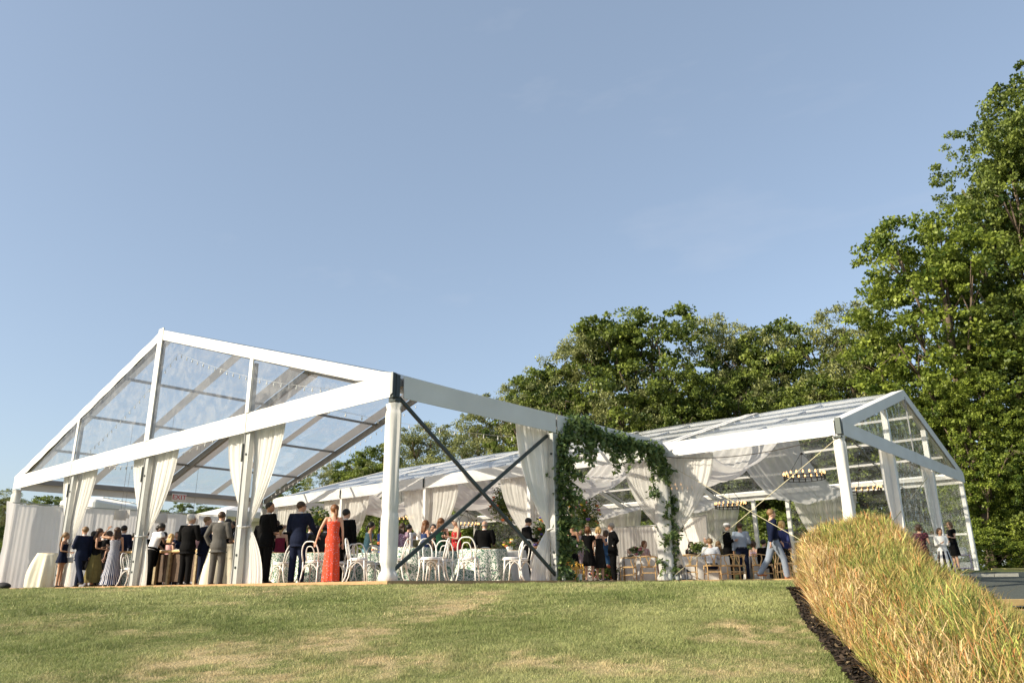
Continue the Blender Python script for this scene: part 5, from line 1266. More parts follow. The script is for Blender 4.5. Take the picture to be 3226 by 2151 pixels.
ARM = {  # (upper, fore) for the right arm; x out, y forward, z up
 'down': ((.16, -.02, -1), (.04, .16, -1)), 'hold': ((.16, .12, -1), (-.35, .9, .30)), 'holdlow': ((.2, .05, -1), (-.25, .95, -.10)), 'pocket': ((.42, -.16, -.9), (-.34, .36, -.86)), 'raise': ((.75, .55, .12), (-.55, -.1, .85)), 'reach': ((.25, .45, -.86), (.05, .75, -.50)), 'hip': ((.60, -.25, -.78), (-.72, .35, -.50)), 'cross': ((.18, .2, -1), (-.95, .55, .10)), 'face': ((.2, .55, -.80), (-.25, .35, .90)), 'drink': ((.3, .75, -.5), (-.5, -.1, .80)), 'swingf': ((.12, .42, -.9), (.0, .60, -.80)), 'swingb': ((.15, -.38, -.92), (.05, -.18, -.98)), 'table': ((.22, .35, -.9), (-.35, .95, .02)), 'side': ((.45, .1, -.9), (.30, .25, -.92))}
QUEUE = []
def smooth_radii(): pass
def person(px, D, h, face, label, arms=('down', 'down'), legs='stand', top='suit', tm=BLACK, bm=None, skin='l', hair='brown', hs='short', head=0, lean=0, sex='m', hem=.28, shoes=None, glasses=None, tie=None, hold=None, z0=None, wide=1.0, tilt=0, group='guests at the tents', seat=.46, off=(0, 0)):
    p = fl(px, D) if z0 is None else fl(px, D)+Vector((0, 0, z0))
    r = empty('person', tuple(p), face_rz(face)); tag(r, label, 'person', group)
    m = sex == 'm'; H = h; bm = bm or tm
    vox = .019 if D < 22 else .024
    # ---- skeleton
    sh_w = (.112 if m else .098)*H*wide; hip_w = .050*H
    sp = V3((0, math.sin(R_(lean)), math.cos(R_(lean)))); fwd_s = V3((0, math.cos(R_(lean)), -math.sin(R_(lean))))
    up = V3((0, 0, 1))
    LG = {'stand': (((.02, 0, -1), (.03, -.03, -1)), ((-.02, .02, -1), (-.03, -.02, -1))), 'walk': (((.0, .42, -.9), (.0, .10, -1)), ((.0, -.36, -.93), (.0, -.62, -.80))), 'step': (((.0, .22, -.98), (.0, .05, -1)), ((.0, -.22, -.98), (.0, -.38, -.93))), 'contra': (((.05, .08, -1), (.02, -.08, -1)), ((-.03, -.01, -1), (-.02, -.03, -1))), 'sit': (((.14, 1, -.05), (.03, .06, -1)), ((-.14, 1, -.05), (-.03, .02, -1))), 'wide': (((.16, .12, -1), (.1, -.06, -1)), ((-.16, -.1, -1), (-.1, -.12, -1)))}[legs]
    th, sk_ = .245*H, .232*H; J = {}
    hips = V3((0, 0, 0)); low = 0
    for k, s_ in ((0, 1), (1, -1)):
        hp = V3((s_*hip_w, 0, 0)); a, b = [V3(v).normalized() for v in LG[k]]
        kn = hp+a*th; an = kn+b*sk_; J[k] = [hp, kn, an, b]; low = min(low, an.z)
    hz0 = -low+.045*H if legs != 'sit' else seat+.02
    if legs == 'sit':
        for k in (0, 1): J[k][2].z = max(J[k][2].z, -hz0+.05*H)
    P0 = V3((0, 0, hz0)); J = {k: [q+P0 for q in v[:3]]+[v[3]] for k, v in J.items()}
    def S(o, x=0, y=0): return P0+sp*(o*H)+fwd_s*(y*H)+V3((x*H, 0, 0))
    chest = .30; neck = .335
    hd_r = Matrix.Rotation(R_(-head), 3, 'Z') @ Matrix.Rotation(R_(-tilt), 3, 'X')
    hc = S(.378, 0, .004)+hd_r@V3((0, .012*H, .037*H))
    A = {}
    for k, s_ in ((0, 1), (1, -1)):
        shd = S(.300, 0, -.004)+V3((s_*sh_w, 0, 0)); ua, fa = [V3((v[0]*s_, v[1], v[2])).normalized() for v in ARM[arms[k]]]
        el = shd+ua*(.172*H); wr = el+fa*(.148*H); A[k] = [shd, el, wr, fa]
    # ---- body (one skin surface)
    b = MB(); wst = 1 if m else .84; bw = wide
    bd = 1+(wide-1)*1.3
    tor = [(-.055, .058, .050), (-.02, .080, .064), (.03, .083 if m else .090, .064), (.09, .078*wst, .056), (.16, .082*wst, .058), (.23, .092*(1 if m else .88), .062), (.275, .092*(1 if m else .88), .054), (.305, .070, .042), (.325, .036, .034)]
    b.tube([S(o) for o, _, _ in tor], [(x*H*bw, y*H*bd) for _, x, y in tor], 14, ref=(1, 0, 0))
    nk = .034 if m else .027
    b.tube([S(.30), S(.318), S(.345), hc-V3((0, 0, .035*H))], [nk*H*1.9, nk*H*1.3, nk*H, nk*H], 10, ref=(1, 0, 0))
    b.ell(hc+hd_r@V3((0, -.004*H, .012*H)), (.0480*H, .0575*H, .0565*H), 14, 10, hd_r)
    b.ell(hc+hd_r@V3((0, .012*H, -.022*H)), (.039*H, .043*H, .046*H), 12, 9, hd_r)
    b.tube([hc+hd_r@V3((0, .045*H, .010*H)), hc+hd_r@V3((0, .060*H, -.012*H)), hc+hd_r@V3((0, .050*H, -.016*H))], [.005*H, .0095*H, .009*H], 6)
    for s_ in (-1, 1): b.ell(hc+hd_r@V3((s_*.044*H, -.004*H, -.004*H)), (.006*H, .012*H, .018*H), 6, 6, hd_r)
    for k in (0, 1):
        shd, el, wr, fa = A[k]; q = 1 if m else .82
        b.tube([S(.29)+(shd-S(.29))*.5, shd, shd.lerp(el, .35), el, el.lerp(wr, .3), wr], [.030*H*q, .031*H*q, .028*H*q, .022*H*q, .0225*H*q, .0145*H*q], 10)
        hd = fa*.9+V3((0, 0, -.15)); hd.normalize(); J[k].append(0)
        b.tube([wr, wr+hd*.028*H, wr+hd*.052*H], [(.012*H, .017*H), (.010*H, .022*H), (.008*H, .021*H)], 8, ref=hd.orthogonal())
        hp, kn, an, _ = J[k][:4]; q = 1 if m else .95
        b.tube([hp+V3((0, 0, .02*H)), hp.lerp(kn, .3), kn, kn.lerp(an, .3), an, an-V3((0, 0, .02*H))], [.050*H*q, .047*H*q, .030*H*q, .031*H*q, .019*H*q, .019*H], 10)
        b.tube([an+V3((0, -.03*H, -.025*H)), an+V3((0, .04*H, -.028*H)), an+V3((0, .09*H, -.034*H))], [(.018*H, .02*H), (.022*H, .018*H), (.018*H, .010*H)], 8, ref=(0, 0, 1))
    # fingers, added after the surface is fused
    f = MB()
    for k in (0, 1):
        wr, fa = A[k][2], A[k][3]; hd = (fa*.9+V3((0, 0, -.15))).normalized(); ax_ = hd.orthogonal().normalized(); nn_ = hd.cross(ax_); s_ = 1 if k == 0 else -1
        grip = arms[k] in ('hold', 'holdlow', 'drink', 'raise', 'cross'); cv = nn_*(-s_)
        for i in range(4):
            o = wr+hd*(.048*H)+nn_*0+ax_.cross(hd)*0+(hd.cross(ax_))*((i-1.5)*.0105*H)
            ln_ = (.036, .041, .038, .029)[i]*H; bend = ax_*(.55 if grip else .22)
            f.tube([o-hd*.006*H, o+hd*ln_*.5, o+(hd*.85+bend*.5)*ln_*.8, o+(hd*.8+bend)*ln_*1.02], [.0052*H, .005*H, .0045*H, .0035*H], 5)
        o = wr+hd*.018*H+(hd.cross(ax_))*(.018*H)
        f.tube([o, o+(hd*.7+hd.cross(ax_)*.7)*.02*H, o+(hd*1.0+hd.cross(ax_)*.55)*.036*H], [.0065*H, .006*H, .0045*H], 5)
    bo = b.build('body', SK[skin], None, world=False); bo.parent = r; QUEUE.append((bo, vox, f, hd_r, hc, H))
    # ---- hair
    hm = HC[hair]; g = MB(); o_ = V3((0, -.012*H, .020*H))
    if hs == 'short': g.ell(hc+hd_r@o_, (.0530*H, .0590*H, .0550*H), 14, 10, hd_r)
    elif hs == 'bald':
        g.tube([hc+hd_r@V3((.047*H*math.sin(a), -.055*H*math.cos(a), -.004*H)) for a in [R_(-80+20*i) for i in range(9)]], .011*H, 6)
    else:
        g.ell(hc+hd_r@V3((0, -.014*H, .018*H)), (.0560*H, .0620*H, .0580*H), 14, 10, hd_r)
        if hs == 'bob':
            for s_ in (-1, 0, 1): g.tube([hc+hd_r@V3((s_*.036*H, -.028*H, .02*H)), hc+hd_r@V3((s_*.046*H, -.034*H, -.03*H)), hc+hd_r@V3((s_*.040*H, -.03*H, -.062*H))], [.022*H, .024*H, .012*H], 8)
        if hs == 'long':
            for s_ in (-1, -.35, .35, 1): g.tube([hc+hd_r@V3((s_*.034*H, -.03*H, .02*H)), hc+hd_r@V3((s_*.044*H, -.045*H, -.05*H)), hc+hd_r@V3((s_*.042*H, -.056*H, -.11*H)), hc+hd_r@V3((s_*.030*H, -.060*H, -.165*H))], [.022*H, .025*H, .022*H, .006*H], 8)
        if hs in ('tail', 'lowtail'):
            ln_ = .30 if hs == 'tail' else .13
            g.tube([hc+hd_r@V3((0, -.055*H, .01*H)), hc+hd_r@V3((0, -.085*H, -.02*H)), hc+hd_r@V3((0, -.085*H, -ln_*.55*H)), hc+hd_r@V3((.005*H, -.075*H, -ln_*H))], [.016*H, .020*H, .021*H, .005*H], 8)
        if hs == 'bun': g.ell(hc+hd_r@V3((0, -.066*H, .01*H)), (.026*H, .024*H, .026*H), 9, 7)
    ho = g.build('hair', hm, None, smooth=True, world=False); ho.parent = r
    # ---- glasses, hat
    if glasses:
        g = MB()
        for s_ in (-1, 1):
            g.box(hc+hd_r@V3((s_*.0165*H, .0515*H, .006*H)), (.026*H, .006*H, .016*H if glasses == 'sun' else .004*H), hd_r)
            g.box(hc+hd_r@V3((s_*.0435*H, .018*H, .009*H)), (.003*H, .06*H, .004*H), hd_r)
        go = g.build('glasses', GLS, None, world=False); go.parent = r
    if hs == 'hat' or hold == 'hat':
        g = MB(); g.tube([hc+hd_r@V3((0, 0, z*H)) for z in (.022, .026, .030, .060, .076, .080)], [(.075*H, .085*H), (.078*H, .088*H), (.052*H, .062*H), (.050*H, .060*H), (.040*H, .050*H), (.01*H, .01*H)], 18, ref=(1, 0, 0))
        x = g.build('hat', WSH, None, smooth=True, world=False); x.parent = r
        g = MB(); g.tube([hc+hd_r@V3((0, 0, z*H)) for z in (.030, .042)], [(.0535*H, .0635*H)]*2, 18, ref=(1, 0, 0)); x = g.build('hat_band', CHAR, None, world=False); x.parent = r
    # ---- clothes
    def wear(name, mb, mt, v=None): o = mb.build(name, mt, None, world=False); o.parent = r; QUEUE.append((o, v or vox, None, None, None, H)); return o
    def plain(name, mb, mt): o = mb.build(name, mt, None, smooth=True, world=False); o.parent = r; return o
    e = .010
    def torso(g, lo, hi, e, flare=0, d=0):
        ps, rs = [], []
        for o, x, y in [(lo, .086, .066)]+[t for t in tor if t[0] > lo+.01 and t[0] < hi-.005]+([(hi, .072, .044)] if hi > .30 else [(hi, .094*(1 if m else .88), .064)]):
            ps.append(S(o)); k = flare*max(0, (.10-o))/.2; rs.append(((x*bw+e+k)*H, (y*bd+e+k*.8)*H))
        g.tube(ps, rs, 16, ref=(1, 0, 0))
    def sleeves(g, r0, r1, upto=1.0, e=.009):
        for k in (0, 1):
            shd, el, wr, fa = A[k]; q = 1 if m else .82
            pts = [S(.285)+(shd-S(.285))*.45, shd+V3((0, 0, .004*H)), shd.lerp(el, .4)]
            rs = [(.034*q+e)*H, (.032*q+e)*H, (r0*q+e)*H]
            if upto > .5: pts += [el, el.lerp(wr, upto)]; rs += [(.026*q+e)*H, (r1*q+e)*H]
            g.tube(pts, rs, 12)
    def trousers(g, e=.010, top_=.09):
        g.tube([S(-.055), S(-.02), S(.04), S(top_)], [((.066*bw+e)*H, (.056*bd+e)*H), ((.084*bw+e)*H, (.066*bd+e)*H), ((.084*bw+e)*H, (.063*bd+e)*H), ((.078*wst*bw+e)*H, (.056*bd+e)*H)], 14, ref=(1, 0, 0))
        for k in (0, 1):
            hp, kn, an, _ = J[k][:4]
            g.tube([hp+V3((0, 0, .02*H)), hp.lerp(kn, .35), kn, kn.lerp(an, .5), an+V3((0, 0, -.012*H)), an+V3((0, .004*H, -.026*H))], [(.052+e)*H, (.048+e)*H, (.036+e)*H, (.034+e)*H, (.030+e)*H, (.028+e)*H], 12)
    def skirt(zt_off, zhem, rx0, ry0, rx1, ry1, name, mt, pl=11, amp=.05, tiers=0):
        g = MB(); top_ = S(zt_off); zh = zhem*H
        ph = random.random()*6
        def fn(u, v):
            a = v*2*math.pi; c0 = top_; w = u
            rx = rx0+(rx1-rx0)*w**.75; ry = ry0+(ry1-ry0)*w**.75
            k = 1+amp*w*(math.sin(a*pl+ph)+.4*math.sin(a*pl*1.7+w*2))
            if tiers and w > .55: k *= 1+.16*(((w-.55)/.225) % 1.0)
            z = c0.z+(zh-c0.z)*w; cy__ = c0.y*(1-min(1, w*1.5)); return (rx*H*k*math.cos(a)*bw, cy__+ry*H*k*math.sin(a), z)
        g.grid(fn, 16, 48)
        o = plain(name, g, mt); me = o.data; uv = me.uv_layers.new(name='UVMap'); nvv = 49
        for l in me.loops: vi = l.vertex_index; uv.data[l.index].uv = ((vi % nvv)/48*2.2, (vi//nvv)/16)
        return o
    def uvt(o):
        QUEUE[-1] = QUEUE[-1]+('uv',)
    def shoes_(mt, heel=0):
        for k in (0, 1):
            an = J[k][2]; g = MB(); g.tube([an+V3((0, -.036*H, -.030*H)), an+V3((0, 0, -.026*H)), an+V3((0, .045*H, -.031*H)), an+V3((0, .088*H, -.036*H)), an+V3((0, .104*H, -.040*H))], [(.017*H, .021*H), (.022*H, .023*H), (.016*H, .026*H), (.011*H, .024*H), (.005*H, .015*H)], 10, ref=(0, 0, 1))
            plain('shoe', g, mt)
    if top == 'suit':
        g = MB(); trousers(g); wear('trousers', g, bm)
        g = MB(); torso(g, -.085 if legs != 'sit' else -.03, .318, .016, flare=.03); sleeves(g, .034, .024, .94, .011)
        g.tube([S(.28), S(.31), S(.332)], [(.088*H, .054*H), (.068*H, .050*H), (.042*H, .042*H)], 12, ref=(1, 0, 0)); wear('jacket', g, tm)
        g = MB(); g.tube([S(.318), S(.336), S(.350)], [(.037*H, .037*H), (.038*H, .037*H), (.035*H, .034*H)], 14, ref=(1, 0, 0), cap=False); plain('shirt_collar', g, WSH)
        g = MB(); fr = .078*bd
        g.v = [S(.325, -.030, .036), S(.325, .030, .036), S(.12, .012, .083*bd+.004), S(.12, -.012, .083*bd+.004), S(.23, -.026, fr+.006), S(.23, .026, fr+.006)]; g.f = [[0, 4, 5, 1], [4, 3, 2, 5]]; plain('shirt_front', g, WSH)
        for s_ in (-1, 1):
            wr, fa = A[0 if s_ > 0 else 1][2:4]; g = MB(); g.tube([wr-fa*.012*H, wr+fa*.006*H], [.020*H, .0195*H], 10); plain('cuff', g, WSH)
        if tie == 'bow': g = MB(); g.tube([S(.318, -.026, .046), S(.318, 0, .050), S(.318, .026, .046)], [.012*H, .004*H, .012*H], 6); plain('bow_tie', g, BLACK)
        elif tie: g = MB(); g.tube([S(.318, 0, .046), S(.22, 0, fr+.010), S(.13, 0, .084*bd+.008)], [(.008*H, .004*H), (.014*H, .004*H), (.012*H, .003*H)], 6, ref=(1, 0, 0)); plain('tie', g, NAVY)
        shoes_(shoes or SHOEB)
    elif top == 'shirt':
        g = MB(); trousers(g); wear('trousers', g, bm)
        g = MB(); torso(g, .03, .318, .013); sleeves(g, .030, .020, .94 if hem > .2 else .0, .010)
        wear('shirt', g, tm)
        g = MB(); g.tube([S(.318), S(.340)], [(.038*H, .038*H), (.036*H, .036*H)], 14, ref=(1, 0, 0), cap=False); plain('shirt_collar', g, tm)
        g = MB(); g.tube([S(.035), S(.055)], [((.083*bw+.015)*H, (.060*bd+.015)*H)]*2, 20, ref=(1, 0, 0)); plain('belt', g, SHOEB)
        shoes_(shoes or SHOEB)
    elif top == 'waiter':
        g = MB(); trousers(g); wear('trousers', g, bm)
        g = MB(); torso(g, .03, .318, .014); sleeves(g, .032, .02, .0, .014); wear('shirt', g, WSH)
        g = MB(); g.tube([S(.325), S(.342)], [(.039*H, .039*H), (.036*H, .036*H)], 14, ref=(1, 0, 0), cap=False); plain('collar', g, BLACK)
        g = MB(); g.tube([S(.04), S(.075)], [((.083*bw+.017)*H, (.060*bd+.017)*H)]*2, 20, ref=(1, 0, 0)); plain('apron_waistband', g, BLACK)
        g = MB(); g.grid(lambda u, v: tuple(S(.07-.27*u, -.09+.18*v, .088*bd+.012*math.sin(v*6+u*3)+.03*u)), 8, 10); plain('apron', g, BLACK)
        shoes_(SHOEB)
    else:  # dress family: top = strapless / straps / sleeved / long
        hi = {'strapless': .255, 'straps': .262, 'short': .318, 'sleeve': .318, 'halter': .29}[top]
        sit = legs == 'sit'
        g = MB(); torso(g, -.03 if not sit else -.05, hi, .011)
        if top == 'short': sleeves(g, .030, .02, .0, .011)
        if top == 'sleeve': sleeves(g, .028, .018, .9, .010)
        wear('bodice', g, tm, .022)
        if top in ('straps', 'halter'):
            for s_ in (-1, 1):
                g = MB(); x_ = .045 if top == 'straps' else .03; g.tube([S(hi-.01, s_*x_, .062*1.15), S(.318, s_*(x_+.008), .012), S(.30, s_*(x_+.004), -.046), S(hi-.01, s_*x_, -.070)], .0045*H, 5); plain('strap', g, tm)
        if sit:
            g = MB()
            for k in (0, 1):
                hp, kn, an, _ = J[k][:4]; g.tube([hp-V3((0, .03*H, 0)), hp.lerp(kn, .5), kn+V3((0, .01*H, 0))], [.066*H, .062*H, .050*H], 12)
            wear('skirt', g, bm, .024)
        else:
            rx1 = {True: .175, False: .125}[hem < .2]; rx1 = .112 if tm is REDF else (.145 if tm is STRIPE else rx1); tiers = 1 if tm is STRIPE else 0
            skirt(.06, hem, .083*wst+.012, .068, rx1 if hem < .2 else .125, rx1*.85 if hem < .2 else .10, 'skirt', bm, amp=.06 if hem < .4 else .03, tiers=tiers)
        shoes_(shoes or SHOEB)
    # ---- held things are things of their own
    if hold in ('glass', 'glass2'):
        for k in ((0,) if hold == 'glass' else (0, 1)):
            wr, fa = A[k][2:4]; q = Matrix.Rotation(face_rz(face), 3, 'Z') @ (wr+fa*.055*H+V3((0, 0, .0)))+p
            b = MB(); b.tube([(0, 0, -.07), (0, 0, -.065), (0, 0, -.055), (0, 0, .02), (0, 0, .06), (0, 0, .10)], [.03, .028, .004, .006, .034, .028], 10, cap=False); o = bpy.data.objects.new('drinking_glass', b.mesh('drinking_glass', GLASS, None, True)); C.objects.link(o); o.location = q; tag(o, 'wine glass held by the '+' '.join(label.split()[:10]), 'glass')
    return r, A, p, hc, H
wd = lambda r_, v: Matrix.Rotation(r_.rotation_euler.z, 3, 'Z') @ v + r_.location
def P(px, D, *a, **k):
    if k.pop('z0', None) is not None: q = fl(px, D); k['z0'] = gz(q.x, q.y)
    return person(px, D, *a, **k)
A1 = P(182, 24.3, 1.60, 80, 'young woman with a very long blonde ponytail in a short navy dress, farthest left', arms=('holdlow', 'down'), top='straps', tm=NAVY, hair='light_brown', hs='tail', sex='f', hem=.44, skin='t')
q = wd(A1[0], V3((-.20, .10, .80))); o = MB().box((0, 0, 0), (.07, .30, .17)).build('handbag', WSH, None, bevel=.015); o.location = q; o.rotation_euler = (0, 0, A1[0].rotation_euler.z); tag(o, 'flat white handbag hanging at the hip of the young woman with the ponytail', 'handbag')
P(243, 23.7, 1.76, -55, 'man in a navy suit striding with one arm held forward at the far left', arms=('down', 'hold'), legs='walk', tm=NAVY, hair='light_brown', head=0)
P(272, 25.6, 1.72, 60, 'dark haired guest half hidden behind the woman in the olive skirt', top='short', tm=BLACK, hair='black', hs='bob', sex='f', hem=.3)
P(288, 23.9, 1.68, 70, 'brown haired woman in a black top and long olive skirt holding a drink', arms=('holdlow', 'hold'), top='strapless', tm=BLACK, bm=OLIVE, hair='brown', hs='long', sex='f', hem=.07, skin='t', glasses='sun', hold='glass')
P(322, 25.3, 1.70, -110, 'woman in sunglasses facing left between the olive skirt and the striped dress', top='short', tm=BLACK, hair='brown', hs='bob', sex='f', glasses='sun', hem=.3, arms=('hold', 'down'))
P(345, 23.8, 1.70, -25, 'woman in a long navy and white striped dress with tiered hem shading her eyes', arms=('down', 'raise'), top='straps', tm=STRIPE, hair='brown', hs='long', sex='f', hem=.03, skin='t', head=-25)
P(366, 25.2, 1.86, 5, 'tall dark haired man in a dark suit behind the woman in the striped dress', tm=NAVY, hair='black', arms=('holdlow', 'holdlow'))
P(388, 27.4, 1.70, 150, 'red haired guest near the back bar shelf', tm=CHAR, hair='auburn')
P(417, 26.3, 1.66, 20, 'grey haired man in a blue flowered shirt leaning at the small wooden counter', arms=('table', 'table'), top='shirt', tm=BLUEF, bm=CHAR, hair='grey', hs='bald', lean=8)
P(462, 23.2, 1.80, 40, 'waiter in a white short sleeved shirt and black apron bending over the bar', arms=('table', 'reach'), top='waiter', tm=WSH, bm=BLACK, skin='d', hair='black', lean=16, head=10, tilt=20)
P(478, 25.0, 1.84, 60, 'dark haired man in a dark suit behind the waiter', tm=BLACK, hair='black', skin='t', head=-30)
P(521, 24.8, 1.56, 30, 'woman with long pale blonde hair at the bar beside the waiter', top='straps', tm=PINK, hair='blonde', hs='long', sex='f', hem=.3)
P(541, 25.4, 1.66, 185, 'young man in a navy jacket and tie facing us across the bar', tm=NAVY, hair='brown', tie='y', arms=('table', 'table'))
P(578, 21.5, 1.83, 15, 'broad elderly man with glasses in a black suit seen from behind', tm=BLACK, hair='white', glasses='y', wide=1.14, arms=('hold', 'holdlow'), head=35)
P(598, 24.5, 1.62, 160, 'blonde guest hidden between the elderly man and the man in navy', top='short', tm=PINK, hair='blonde', hs='bob', sex='f')
P(630, 21.9, 1.82, 45, 'short haired man in a navy suit with tan shoes beside the elderly man', tm=NAVY, hair='light_brown', shoes=SHOET, head=25, arms=('holdlow', 'holdlow'))
P(676, 21.1, 1.87, 10, 'man in a mid grey suit seen from behind with one hand in his pocket', tm=GREYS, hair='brown', arms=('holdlow', 'pocket'), legs='contra', wide=1.06)
P(699, 23.0, 1.84, 40, 'dark haired man just behind the man in the grey suit', tm=BLACK, hair='black')
P(718, 23.6, 1.82, 190, 'dark haired man in glasses facing us at the cream cocktail table', tm=BLACK, hair='black', glasses='y', skin='t', tilt=15, arms=('hold', 'hold'))
P(738, 22.6, 1.86, 215, 'man in sunglasses looking down at the cream cocktail table', tm=BLACK, hair='brown', glasses='sun', tilt=22, arms=('hold', 'holdlow'), tie='y')
P(752, 21.9, 1.70, -60, 'woman with bare shoulders half hidden by the right gable curtain', top='strapless', tm=BLACK, hair='brown', hs='bun', sex='f', skin='t', arms=('hold', 'hold'))
P(828, 18.5, 1.83, 40, 'smiling young man in a black suit beside the right gable curtain', tm=BLACK, hair='black', skin='t', head=65, arms=('hold', 'holdlow'))
P(856, 23.2, 1.80, -100, 'man in a dark suit tipping a glass to his mouth behind the smiling man', tm=BLACK, hair='brown', arms=('drink', 'down'), hold='glass')
P(872, 22.4, 1.62, -10, 'woman with bare arms and a burgundy skirt behind the smiling man', top='strapless', tm=cl('burgundy', (.16, .015, .04)), hair='blonde', hs='lowtail', sex='f', skin='l', hem=.3)
P(930, 18.4, 1.83, 12, 'man in a navy suit seen from behind beside the woman in the long red dress', tm=NAVY, hair='brown', head=45, glasses='y', arms=('reach', 'holdlow'), legs='contra')
P(966, 24.6, 1.80, 15, 'man in a dark blue suit rubbing his face behind the man in navy', tm=NAVY, hair='brown', arms=('face', 'down'))
P(988, 24.0, 1.70, 0, 'dark haired guest in dark clothes in front of the yellow green arrangement', tm=BLACK, hair='black', skin='d')
P(1019, 23.4, 1.72, -30, 'man with a shaved head stooping left of the woman in the red dress', tm=CHAR, hair='black', skin='d', lean=14)
P(1040, 17.9, 1.70, -8, 'woman in a long red patterned dress with a ponytail resting a hand on a chair', arms=('down', 'side'), top='straps', tm=REDF, hair='auburn', hs='lowtail', sex='f', hem=.02, head=-30)
P(1078, 19.9, 1.79, 12, 'dark haired man in a black suit right behind the woman in the red dress', tm=BLACK, hair='black', head=30)
P(1148, 22.2, 1.66, 75, 'woman with black hair leaning forward in a teal halter dress', top='halter', tm=TEAL, hair='black', hs='lowtail', sex='f', skin='t', arms=('side', 'holdlow'), hem=.3, lean=10)
P(1196, 21.6, 1.66, 80, 'woman with long black hair in a bright blue dress beside the corner post', top='strapless', tm=BLUED, hair='black', hs='long', sex='f', skin='t', hem=.3)
P(1262, 21.9, 1.58, 20, 'woman with thick dark hair in a lilac lace dress right of the corner post', top='short', tm=LACE, hair='brown', hs='long', sex='f', hem=.3, wide=1.08)
P(1282, 22.6, 1.60, 60, 'dark haired guest in a white shirt beside the lilac lace dress', top='shirt', tm=WSH, bm=CHAR, hair='black')
P(1300, 24.8, 1.52, 10, 'white haired man in an olive jacket behind the nearest leafy table', tm=OLJ, hair='white', hs='short')
P(1336, 21.6, 1.63, 55, 'woman with long chestnut hair in a navy satin dress talking at the brace', top='straps', tm=SATIN, hair='auburn', hs='long', sex='f', hem=.05, arms=('hold', 'face'))
P(1361, 23.4, 1.66, 175, 'young man with dark glasses facing us behind the chestnut haired woman', tm=CHAR, hair='black', glasses='y')
P(1386, 21.3, 1.66, 5, 'woman with wavy reddish hair in a dark green dress seen from behind', top='straps', tm=GREEND, hair='auburn', hs='long', sex='f', hem=.2, skin='l')
P(1436, 21.2, 1.66, -110, 'woman in sunglasses and a strapless red flowered dress holding two drinks', top='strapless', tm=REDFL, hair='grey', hs='long', sex='f', hem=.3, glasses='sun', arms=('hold', 'hold'), hold='glass', wide=1.1)
P(1492, 27.0, 1.70, 10, 'seated dark haired guest left of the bald man in black', legs='sit', top='short', tm=LACE, hair='black', hs='bob', sex='f', seat=.55)
P(1526, 23.4, 1.74, 10, 'bald broad man in a black suit seen from behind in the side bay', tm=BLACK, hair='grey', hs='bald', wide=1.16, arms=('holdlow', 'holdlow'))
P(1662, 22.4, 1.74, 70, 'man in sunglasses and a dark suit looking down at his phone left of the arch', tm=BLACK, hair='black', glasses='sun', tie='y', tilt=28, arms=('holdlow', 'holdlow'), head=10)
P(1806, 23.8, 1.70, 20, 'woman in a black dress with bare shoulders at the left post of the arch', top='strapless', tm=BLACK, hair='brown', hs='bun', sex='f', hem=.25, arms=('hold', 'holdlow'), skin='t')
P(1829, 25.4, 1.66, 120, 'dark haired woman in a pale blue flowered dress under the arch', top='short', tm=LILACF, hair='black', hs='bob', sex='f', hem=.28, wide=1.05)
P(1859, 24.6, 1.62, 5, 'woman with short auburn hair in a knee length black dress seen from behind', top='short', tm=BLACK, hair='auburn', hs='bob', sex='f', hem=.28, arms=('holdlow', 'holdlow'))
P(1893, 24.9, 1.64, 35, 'blonde woman in a sleeveless charcoal dress under the arch', top='straps', tm=CHAR, hair='blonde', hs='bob', sex='f', hem=.24, arms=('hold', 'down'))
P(1916, 26.6, 1.64, 60, 'woman in a long blue dress hidden behind the blonde woman', top='short', tm=cl('deep_blue', (.015, .05, .12)), hair='brown', hs='bob', sex='f', hem=.04, arms=('face', 'down'))
P(1936, 25.6, 1.80, -95, 'grey haired man in a black jacket and white shirt with one hand on his hip', tm=BLACK, hair='grey', arms=('hip', 'hip'), glasses='y')
P(2037, 27.4, 1.70, 140, 'seated woman with brown hair in pink at the table under the arch', legs='sit', top='short', tm=PINK, hair='auburn', hs='bob', sex='f', arms=('table', 'table'), seat=.50)
P(1993, 27.6, 1.50, -100, 'seated guest with a low dark head at the table under the arch', legs='sit', tm=CHAR, hair='brown', seat=.36, arms=('table', 'table'))
P(2124, 27.2, 1.76, 150, 'seated man in sunglasses, navy jacket and tie right of the arch', legs='sit', tm=NAVY, hair='brown', glasses='sun', tie='y', arms=('table', 'table'), seat=.48)
P(2187, 27.2, 1.66, 170, 'seated woman in sunglasses behind the loose green arrangement', legs='sit', top='short', tm=CHAR, hair='brown', hs='bob', sex='f', glasses='sun', arms=('table', 'table'), seat=.46)
P(2203, 27.8, 1.62, 175, 'seated guest with light brown hair behind the loose green arrangement', legs='sit', top='short', tm=PINK, hair='light_brown', hs='bob', sex='f', arms=('table', 'table'), seat=.44)
P(2240, 27.4, 1.84, -100, 'seated grey haired man with glasses in a black jacket facing left', legs='sit', tm=BLACK, hair='grey', glasses='y', seat=.56)
P(2248, 25.0, 1.74, 12, 'seated man in a white striped shirt seen from behind at the long table', legs='sit', top='shirt', tm=PBLUE if False else cl('white_striped', (.62, .66, .74), .1), bm=NAVY, hair='light_brown', hs='short', arms=('table', 'table'), seat=.40)
P(2274, 26.6, 1.62, 15, 'seated woman with light brown hair left of the man in the white hat', legs='sit', top='short', tm=OLJ, hair='light_brown', hs='long', sex='f', seat=.46)
P(2304, 25.8, 1.76, 120, 'man in a white hat, dark glasses and black dinner jacket holding a glass', tm=BLACK, hair='grey', tie='bow', glasses='sun', hold='hat', arms=('hold', 'down'))
P(2348, 25.6, 1.76, 8, 'man in a pale blue shirt and navy trousers seen from behind', top='shirt', tm=PBLUE, bm=NAVY, hair='brown', skin='t', arms=('holdlow', 'down'), legs='contra')
